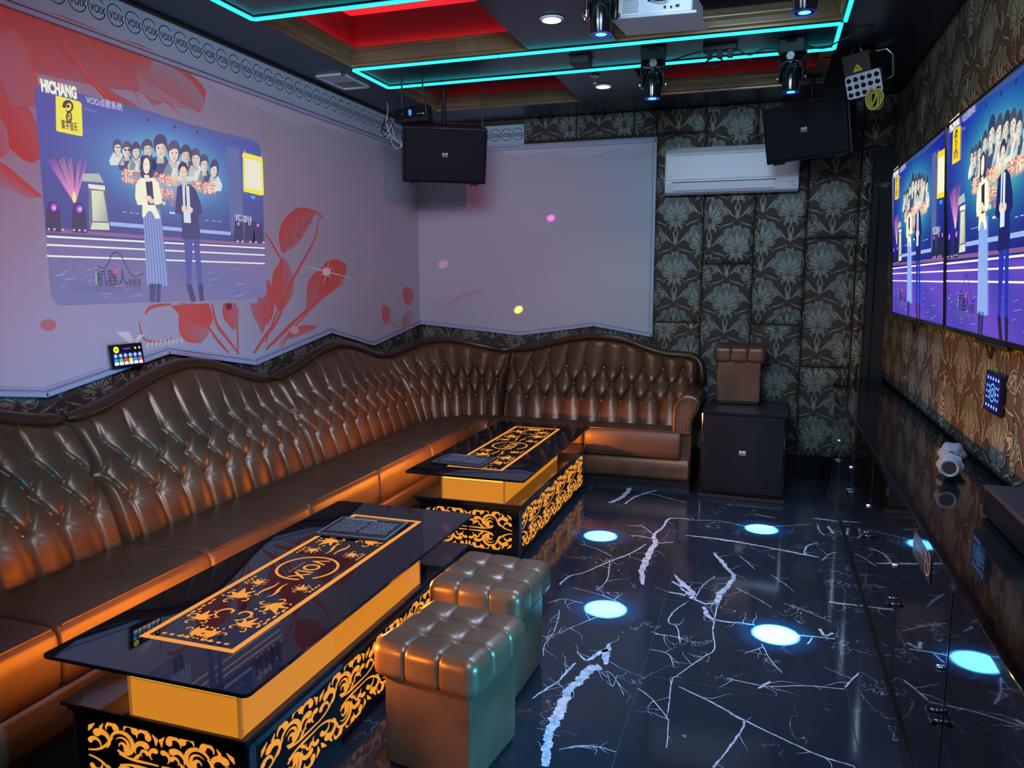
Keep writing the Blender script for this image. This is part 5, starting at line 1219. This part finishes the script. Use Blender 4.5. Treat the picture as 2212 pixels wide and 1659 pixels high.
def downlight(label, x, y):
    root = thing('downlight', label, 'downlight', (x, y, ZC - .01), 'recessed warm downlights in the ceiling')
    z = ZC - .004
    MB().lathe([(.048, z - .002), (.052, z - .010), (.062, z - .008), (.066, z)], 32, Matrix.Translation((x, y, 0))).build('ring', white_pl, root, smooth=True)
    MB().lathe([(0, z - .004), (.049, z - .004), (.049, z - .001)], 32, Matrix.Translation((x, y, 0))).build('lamp', warm_led, root, smooth=True)
downlight('recessed warm downlight in the nearer ceiling panel, at the top of the photo', -1.167, 4.23)
downlight('recessed warm downlight in the farther ceiling panel, behind the neon rectangle', -1.194, 5.75)
sp = thing('sprinkler', 'small chrome ceiling sprinkler just in front of the farther downlight', 'sprinkler', (-1.192, 5.46, ZC))
MB().lathe([(.035, ZC - .004), (.03, ZC - .010), (.012, ZC - .014)], 20, Matrix.Translation((-1.192, 5.46, 0))).build('ceiling_plate', chrome, sp, smooth=True)
MB().tube([(-1.2, 5.46, ZC - .012), (-1.2, 5.46, ZC - .04), (-1.192, 5.46, ZC - .05), (-1.184, 5.46, ZC - .04), (-1.184, 5.46, ZC - .012)], .003, 6).lathe([(.018, ZC - .056), (.018, ZC - .053)], 12, Matrix.Translation((-1.192, 5.46, 0))).build('deflector', chrome, sp, smooth=True)
vt = thing('ceiling_vent', 'white square ventilation grille in the ceiling near the left frieze', 'vent', (-2.93, 5.05, ZC))
mb = MB(); vx0, vx1, vy0, vy1 = -3.04, -2.81, 4.85, 5.25
for lo, hi in (((vx0, vy0), (vx1, vy0 + .03)), ((vx0, vy1 - .03), (vx1, vy1)), ((vx0, vy0), (vx0 + .02, vy1)), ((vx1 - .02, vy0), (vx1, vy1))): mb.box((*lo, ZC - .014), (*hi, ZC))
mb.build('frame', white_pl, vt, bevel=.003)
MB().box((vx0 + .02, vy0 + .03, ZC - .006), (vx1 - .02, 5.06, ZC)).build('damper', white_pl, vt); MB().box((vx0 + .02, 5.06, ZC - .004), (vx1 - .02, vy1 - .03, ZC)).build('opening', grey_pl, vt)

def moving_head(label, loc, rz):
    root = thing('moving_head_light', label, 'stage light', (0, 0, 0), 'moving head stage lights on the ceiling beams')
    MB().box((-.075, -.06, -.085), (.075, .06, 0)).build('base', black, root, bevel=.008)
    MB().box((-.03, -.066, -.03), (.03, -.058, -.01)).build('display', black_gloss, root)
    yk = MB()
    yk.lathe([(.05, -.086), (.055, -.1), (.03, -.105)], 20)
    for s_ in (-1, 1): yk.prism([(-.022, -.235), (.022, -.235), (.03, -.2), (.034, -.11), (.02, -.092), (-.02, -.092), (-.034, -.11), (-.03, -.2)], V((s_ * .066 - .008, 0, 0)), Y, Z, X * .016)
    yk.box((-.07, -.025, -.112), (.07, .025, -.094)); yk.build('yoke', black_gloss, root, bevel=.004)
    hd = MB().lathe([(.0, -.118), (.03, -.12), (.046, -.135), (.054, -.16), (.056, -.2), (.052, -.25), (.047, -.285), (.047, -.297), (.041, -.297)], 28).build('head', black_gloss, root, smooth=True)
    for s_ in (-1, 1): MB().tube([V((s_ * .02 + .034 * cos(t), -.0535 + .004 * sin(t), -.175 + .045 * sin(t))) for t in [pi * k / 10 for k in range(11)]], .0022, 6).build('chrome_trim', chrome, hd, smooth=True)
    MB().lathe([(.041, -.296), (.045, -.2985), (.046, -.296)], 28).build('lens_rim', lens_blue, hd, smooth=True)
    MB().lathe([(0, -.2975), (.025, -.297), (.041, -.2955)], 28).build('lens', lens_cyan, hd, smooth=True)
    MB().lathe([(.0, .012), (.022, .012), (.026, .006), (.026, 0)], 20, Matrix.Translation((.0, -.062, -.105)) @ Matrix.Rotation(pi / 2, 4, 'X')).build('fan_vent', steel, root, smooth=True)
    for s_ in (-1, 1): MB().lathe([(.012, 0), (.012, .008), (.006, .012)], 14, Matrix.Translation((s_ * .074, 0, -.215)) @ Matrix.Rotation(s_ * pi / 2, 4, 'Y')).build('pivot_cap', chrome, root, smooth=True)
    root.location = loc; root.rotation_euler = (0, 0, rz); return root
HEADS = [(-.72, 4.95, ZC), (.085, 5.04, ZC), (-.765, 3.62, ZC + .05), (.10, 3.60, ZC + .06)]
mh = moving_head('moving head stage light hanging on the neon framed beam, left of the power strip', HEADS[0], radians(8))
dup(mh, HEADS[1], radians(-10), 'moving head stage light on the neon framed beam, nearest to the right hanging speaker')
dup(mh, (HEADS[2][0], HEADS[2][1], ZC), radians(20), 'moving head stage light at the top edge of the photo, left of the projector')
dup(mh, (HEADS[3][0], HEADS[3][1], ZC), radians(-5), 'moving head stage light cut off by the top edge of the photo, only lens showing')

# projector
pj = thing('projector', 'white ceiling projector with cables on its back, at the top of the photo', 'projector', (-.57, 3.95, 2.9))
Mp = Matrix.Translation((-.575, 3.93, 2.938)) @ Matrix.Rotation(radians(-6), 4, 'Z') @ Matrix.Rotation(radians(3), 4, 'Y')
MB().box((-.19, -.02, -.045), (.19, .24, .05), Mp).build('body', white_pl, pj, bevel=.012, seg=3)
MB().box((-.205, -.03, -.058), (.215, .25, -.044), Mp).build('bottom_plate', white_pl, pj, bevel=.008, seg=3)
mb = MB()
for k in range(9): mb.box((-.192, .0 + .024 * k, -.035), (-.188, .012 + .024 * k, .04), Mp)
mb.build('side_grille', grey_pl, pj)
mb = MB()
for k in range(8): mb.box((-.15 + .0, -.0225, -.032 + .009 * k), (-.07, -.0195, -.028 + .009 * k), Mp)
mb.build('back_grille', grey_pl, pj)
for x_, z_, w_ in ((-.02, .018, .012), (.02, .02, .016), (.06, -.02, .012), (.09, -.022, .01), (.12, -.018, .018), (.15, .012, .014), (.05, .022, .008)): MB().box((x_ - w_ / 2, -.0235, z_ - .006), (x_ + w_ / 2, -.0195, z_ + .006), Mp).build('port', black, pj)
MB().tube([Mp @ V(p) for p in ((-.02, -.025, .018), (.0, -.06, .01), (.04, -.07, -.005), (.07, -.06, .0), (.09, -.03, .05), (.1, .05, .1))], .004, 6).build('cable', cable_black, pj, smooth=True)
MB().lathe([(.03, 0), (.03, .02), (.022, .022), (0, .018)], 24, Mp @ Matrix.Translation((-.19, .15, 0)) @ Matrix.Rotation(-pi / 2, 4, 'Y')).build('lens', glass_black, pj, smooth=True)
MB().box((-.09, .04, .056), (.1, .18, .075), Mp).build('mount_plate', white_pl, pj, bevel=.008)
q = Mp @ V((0, .11, .07)); MB().tube([q, V((q.x, q.y, 3.357))], .018, 12).build('mount_pole', white_pl, pj, smooth=True)

# power strip with plugs and its cables on the beam
ps = thing('power_strip', 'black power strip with three plugs on the neon beam between the stage lights', 'power strip', (-.33, 5.02, ZC))
MB().box((-.43, 4.985, ZC - .035), (-.23, 5.05, ZC)).build('strip', black, ps, bevel=.005)
for k in range(3):
    x_ = -.39 + .06 * k; MB().box((x_ - .016, 5.0, ZC - .075), (x_ + .016, 5.035, ZC - .034)).build('plug', black, ps, bevel=.004)
    MB().lathe([(.02, ZC - .0345), (.02, ZC - .037)], 14, Matrix.Translation((x_, 5.018, 0))).build('socket', grey_pl, ps)
def P3(*L): return [V(p) for p in spline([tuple(p) for p in L], 6)]
for i, (nm, lab, path_) in enumerate((('ceiling_cable', 'black cable sagging from the left stage light to the power strip', P3((-.66, 4.97, 2.95), (-.58, 4.98, 2.965), (-.5, 5.0, 2.99), (-.44, 5.01, 3.0))),
        ('ceiling_cable', 'looped cable hanging under the power strip', P3((-.39, 5.02, 2.955), (-.42, 5.0, 2.92), (-.36, 5.0, 2.9), (-.31, 5.01, 2.93), (-.33, 5.02, 2.955))),
        ('ceiling_cable', 'cable running from the power strip to the right stage light', P3((-.23, 5.02, 3.0), (-.16, 5.02, 2.96), (-.08, 5.03, 2.99), (.01, 5.04, 2.985))),
        ('ceiling_cable', 'thin cable crossing the neon corner to the right ceiling', P3((.16, 5.04, 2.99), (.25, 5.05, 2.97), (.33, 5.0, 2.985), (.42, 4.95, 3.01), (.5, 4.9, 3.026))),
        ('ceiling_cable', 'thin dark cable hanging behind the right stage light', P3((.15, 5.05, 2.97), (.22, 5.2, 2.93), (.27, 5.3, 2.98), (.35, 5.5, 3.024))))):
    tag(MB().tube(path_, .0045, 6).build(nm, cable_black, smooth=True), lab, 'cable', 'thin cables on the ceiling beam')
db = thing('dimmer_box', 'small black box on the ceiling beam left of the stage lights', 'control box', (-1.18, 5.0, ZC))
MB().box((-1.24, 4.93, ZC - .055), (-1.12, 5.04, ZC)).build('case', black, db, bevel=.004); MB().box((-1.235, 5.045, ZC - .05), (-1.125, 5.07, ZC)).build('lid', steel_dark, db, bevel=.002); MB().box((-1.25, 4.92, ZC - .004), (-1.11, 5.05, ZC - .0005)).build('mounting_plate', black, db)

# multi-lens laser light with yellow cable
lz = thing('laser_light', 'dark multi lens laser light with white lens plate in the upper right corner', 'laser light', (.52, 5.45, 2.9))
lc = at(1866, 182, 1, 5.36); Ml = Matrix.Translation(lc) @ Matrix.Rotation(radians(-26), 4, 'Z') @ Matrix.Rotation(radians(-6), 4, 'Y') @ Matrix.Rotation(radians(18), 4, 'X')
MB().box((-.1, .012, -.06), (.1, .22, .075), Ml).build('body', black, lz, bevel=.006)
MB().box((-.105, -.002, .07), (.055, .12, .19), Ml).build('hood', mat('brown_metal', (.03, .018, .016), .5), lz, bevel=.004)
lp = MB(); 
P = []
for (cx, cz, a) in ((.085, .05, 0), (-.085, .05, 90), (-.085, -.05, 180), (.085, -.05, 270)): P += arc(cx, cz, .02, a, a + 90, 5)
MB().prism(P, Ml @ V((0, -.006, 0)), Ml.to_3x3() @ X, Ml.to_3x3() @ Z, Ml.to_3x3() @ (Y * .016)).build('lens_plate', mat('white_lens_plate', (.6, .68, .8), .35), lz, bevel=.002)
for i in range(5):
    for j in range(3):
        MB().lathe([(.0, .004), (.011, .005), (.0145, .004), (.0155, 0)], 16, Ml @ Matrix.Translation((-.082 + .041 * i, -.006, -.045 + .043 * j)) @ Matrix.Rotation(pi / 2, 4, 'X')).build('lens', glass_black, lz, smooth=True)
c = Cv(); c.poly([(-.03, 0), (.03, 0), (0, .045)], (.75, .55, .03)); c.poly([(-.006, .012), (.006, .012), (0, .03)], (.05, .04, .01), 1); c.build('warning_sign', print_mat, lz, Ml @ V((-.02, -.003, .085)), Ml.to_3x3() @ X, Ml.to_3x3() @ Z)
MB().tube([Ml @ V(p) for p in ((.1, .12, -.01), (.135, .12, .0), (.15, .12, .12), (.12, .12, .16), (.06, .12, .165))], .008, 8).build('bracket', steel, lz)
MB().tube([Ml @ V((-.03 + .028 * cos(t), .05, .19 + .028 * sin(t))) for t in [pi * k / 10 for k in range(11)]], .004, 6).build('eye_bolt', steel, lz, smooth=True)
q = Ml @ V((0, .1, .075)); MB().tube([q, V((q.x + .03, q.y + .05, ZC))], .01, 8).build('hanger', black, lz)
wires('hanging_cable', 'coil of yellow cable hanging below the laser light', [[at(1884 + 13 * cos(radians(a)) + k * 5, 214 + 22 * sin(radians(a)), 1, 5.27 + k * .02) for a in range(-90, 300, 30)] for k in range(3)] + [[at(1893, 195, 1, 5.27), at(1890, 215, 1, 5.27), at(1880, 232, 1, 5.27)], [at(1900, 190, 1, 5.27), at(1908, 208, 1, 5.27), at(1896, 232, 1, 5.27)]], [yellow_cable], r=.0055)

# ================================================================== LIGHT
def lamp(kind, name, loc, target, col, power, **kw):
    l = bpy.data.lights.new(name, kind); l.color = col; l.energy = power
    for k, v in kw.items(): setattr(l, k, v)
    o = bpy.data.objects.new(name, l); COL.objects.link(o); o.location = loc
    if target is not None: o.rotation_euler = (V(target) - V(loc)).to_track_quat('-Z', 'Y').to_euler()
    return o
# stage lights: narrow cyan beams straight down on the floor
for i, ((hx, hy, hz), (tx, ty)) in enumerate(zip(HEADS, ((-.949, 4.70), (.031, 5.166), (-.70, 3.62), (.104, 3.59)))):
    src = V((hx, hy, ZC - .31)); k = (1.0, 1.0, 1.15, 1.5)[i]
    lamp('SPOT', 'stage_beam', src, (tx, ty, 0), rgb(120, 228, 255), 80000 * k, spot_size=radians(4.5), spot_blend=.3, shadow_soft_size=.01)
    lamp('SPOT', 'added_floor_fill', src, (tx, ty - (1.0 if i > 1 else .2), 0), (.30, .54, 1.0), 240, spot_size=radians(74), spot_blend=1.0, shadow_soft_size=.2)  # wide blue lamp added to tint the floor navy
    lamp('SPOT', 'bloom_halo', src, (tx, ty, 0), (.0, .32, 1), 2200 * k, spot_size=radians(9), spot_blend=1.0, shadow_soft_size=.01)  # lamp added to imitate camera bloom round the pool
lamp('SPOT', 'added_amber_spot', (-1.5, 5.45, .40), (-1.1, 6.2, .25), (1, .30, .03), 26, spot_size=radians(130), spot_blend=.7, shadow_soft_size=.01)  # unseen amber spot added to light the back sofa skirt
# downlights
for x, y in ((-1.167, 4.23), (-1.194, 5.75), (-1.18, 1.9), (-1.18, -.4)):
    lamp('SPOT', 'downlight_beam', (x, y, ZC - .03), (x, y, 0), (1, .86, .66), 22, spot_size=radians(95), spot_blend=.8, shadow_soft_size=.04)
# amber lamps added beside the light boxes to strengthen their glow
for dx, dy, gx in ((0, 0, -1.545), (.046, 2.397, -1.625)):
    yc = 2.25 + dy
    lamp('AREA', 'added_amber_area', (gx + dx - .21, yc, .42), (gx + dx - 1, yc, .40), (1, .29, .02), 13, shape='RECTANGLE', size=1.15, size_y=.11)
    for k in range(4): lamp('SPOT', 'added_amber_spot', (gx + dx + .215, yc - .5 + .33 * k, .43), (gx + dx + 2, yc - .5 + .33 * k, .5), AMBER, 16, spot_size=radians(130), spot_blend=.6, shadow_soft_size=.004)
# unseen flower projector: a mask plate whose opening shapes the pink light
PS = V((.2, 1.4, 2.6))
gate = [(XL, 1.9, 2.775), (XL, YB, 2.775), (-1.60, YB, 2.79), (-1.62, YB, 2.45), (-1.47, YB, 2.15), (-1.46, YB, 1.95), (-1.56, YB, 1.6), (-1.60, YB, 1.0), (XL, YB, 1.0), (XL, 1.9, 1.0)]
dirc = (V((-2.9, 5.2, 1.9)) - PS).normalized(); gu = dirc.cross(Z).normalized(); gw = gu.cross(dirc)
hole = []
for g in gate:
    d = V(g) - PS; d = d * (.12 / d.dot(dirc)); hole.append((d.dot(gu), d.dot(gw)))
fp = thing('ceiling_projector', 'black mask plate for the unseen ceiling projector, shaping the pink mural light', 'projector', tuple(PS))
cxh = sum(h[0] for h in hole) / len(hole); czh = sum(h[1] for h in hole) / len(hole)
mb = MB(); n = len(hole); ring = []
for h in hole:
    a = atan2(h[1] - czh, h[0] - cxh); R_ = .42; ring.append((cxh + R_ * cos(a), czh + R_ * sin(a)))
O = PS + dirc * .12
mb.add([O + gu * h[0] + gw * h[1] for h in hole] + [O + gu * h[0] + gw * h[1] for h in ring], [(i, (i + 1) % n, n + (i + 1) % n, n + i) for i in range(n)])
mb.build('light_mask_plate', blackmat, fp)
lamp('SPOT', 'flower_beam', PS, PS + dirc, (1, .12, .26), 185, spot_size=radians(110), spot_blend=.1, shadow_soft_size=.012)
# unseen fill lamps added to brighten the walls
lamp('SPOT', 'added_wash_fill', (-.3, .4, 2.95), (-1.7, 5.8, 1.15), (.52, .77, 1.1), 840, spot_size=radians(92), spot_blend=.75, shadow_soft_size=.6)
lamp('SPOT', 'added_wash_fill', (-1.6, 1.6, 2.9), (.88, 4.4, 2.3), (.70, .82, .85), 170, spot_size=radians(85), spot_blend=.9, shadow_soft_size=.4)
lamp('SPOT', 'added_cyan_fill', (.46, 1.75, .42), (-.9, 2.25, .33), (.03, .5, 1), 230, spot_size=radians(60), spot_blend=.8, shadow_soft_size=.02)  # cyan lamp added at door height to tint the stools
lamp('SPOT', 'added_amber_spot', (-1.29, 3.62, .46), (.88, 3.2, 1.15), AMBER, 110, spot_size=radians(95), spot_blend=.8, shadow_soft_size=.01)  # unseen amber spot added between the tables to warm the right wall
# small party light dots on the back mural
for px, py, col, pw, an in ((1120, 669, (1, .85, .02), 9, .55), (1190, 471, (1, .15, .7), 5, .6), (957, 571, (1, .3, .5), 2, .35)):
    p = at(px, py, 1, YB); s_ = V((.35, 3.4, 2.75)); lamp('SPOT', 'party_dot', s_, p, col, pw * 220, spot_size=radians(an * 1.1), spot_blend=.6, shadow_soft_size=.004)

w = bpy.data.worlds.new('World'); SC.world = w; w.use_nodes = True
w.node_tree.nodes['Background'].inputs[0].default_value = (.10, .16, .34, 1); w.node_tree.nodes['Background'].inputs[1].default_value = .25
SC.view_settings.view_transform = 'Standard'; SC.view_settings.look = 'None'; SC.view_settings.exposure = 0; SC.view_settings.gamma = 1; SC.view_settings.use_curve_mapping = False
SC.cycles.max_bounces = 8; SC.cycles.sample_clamp_indirect = 8
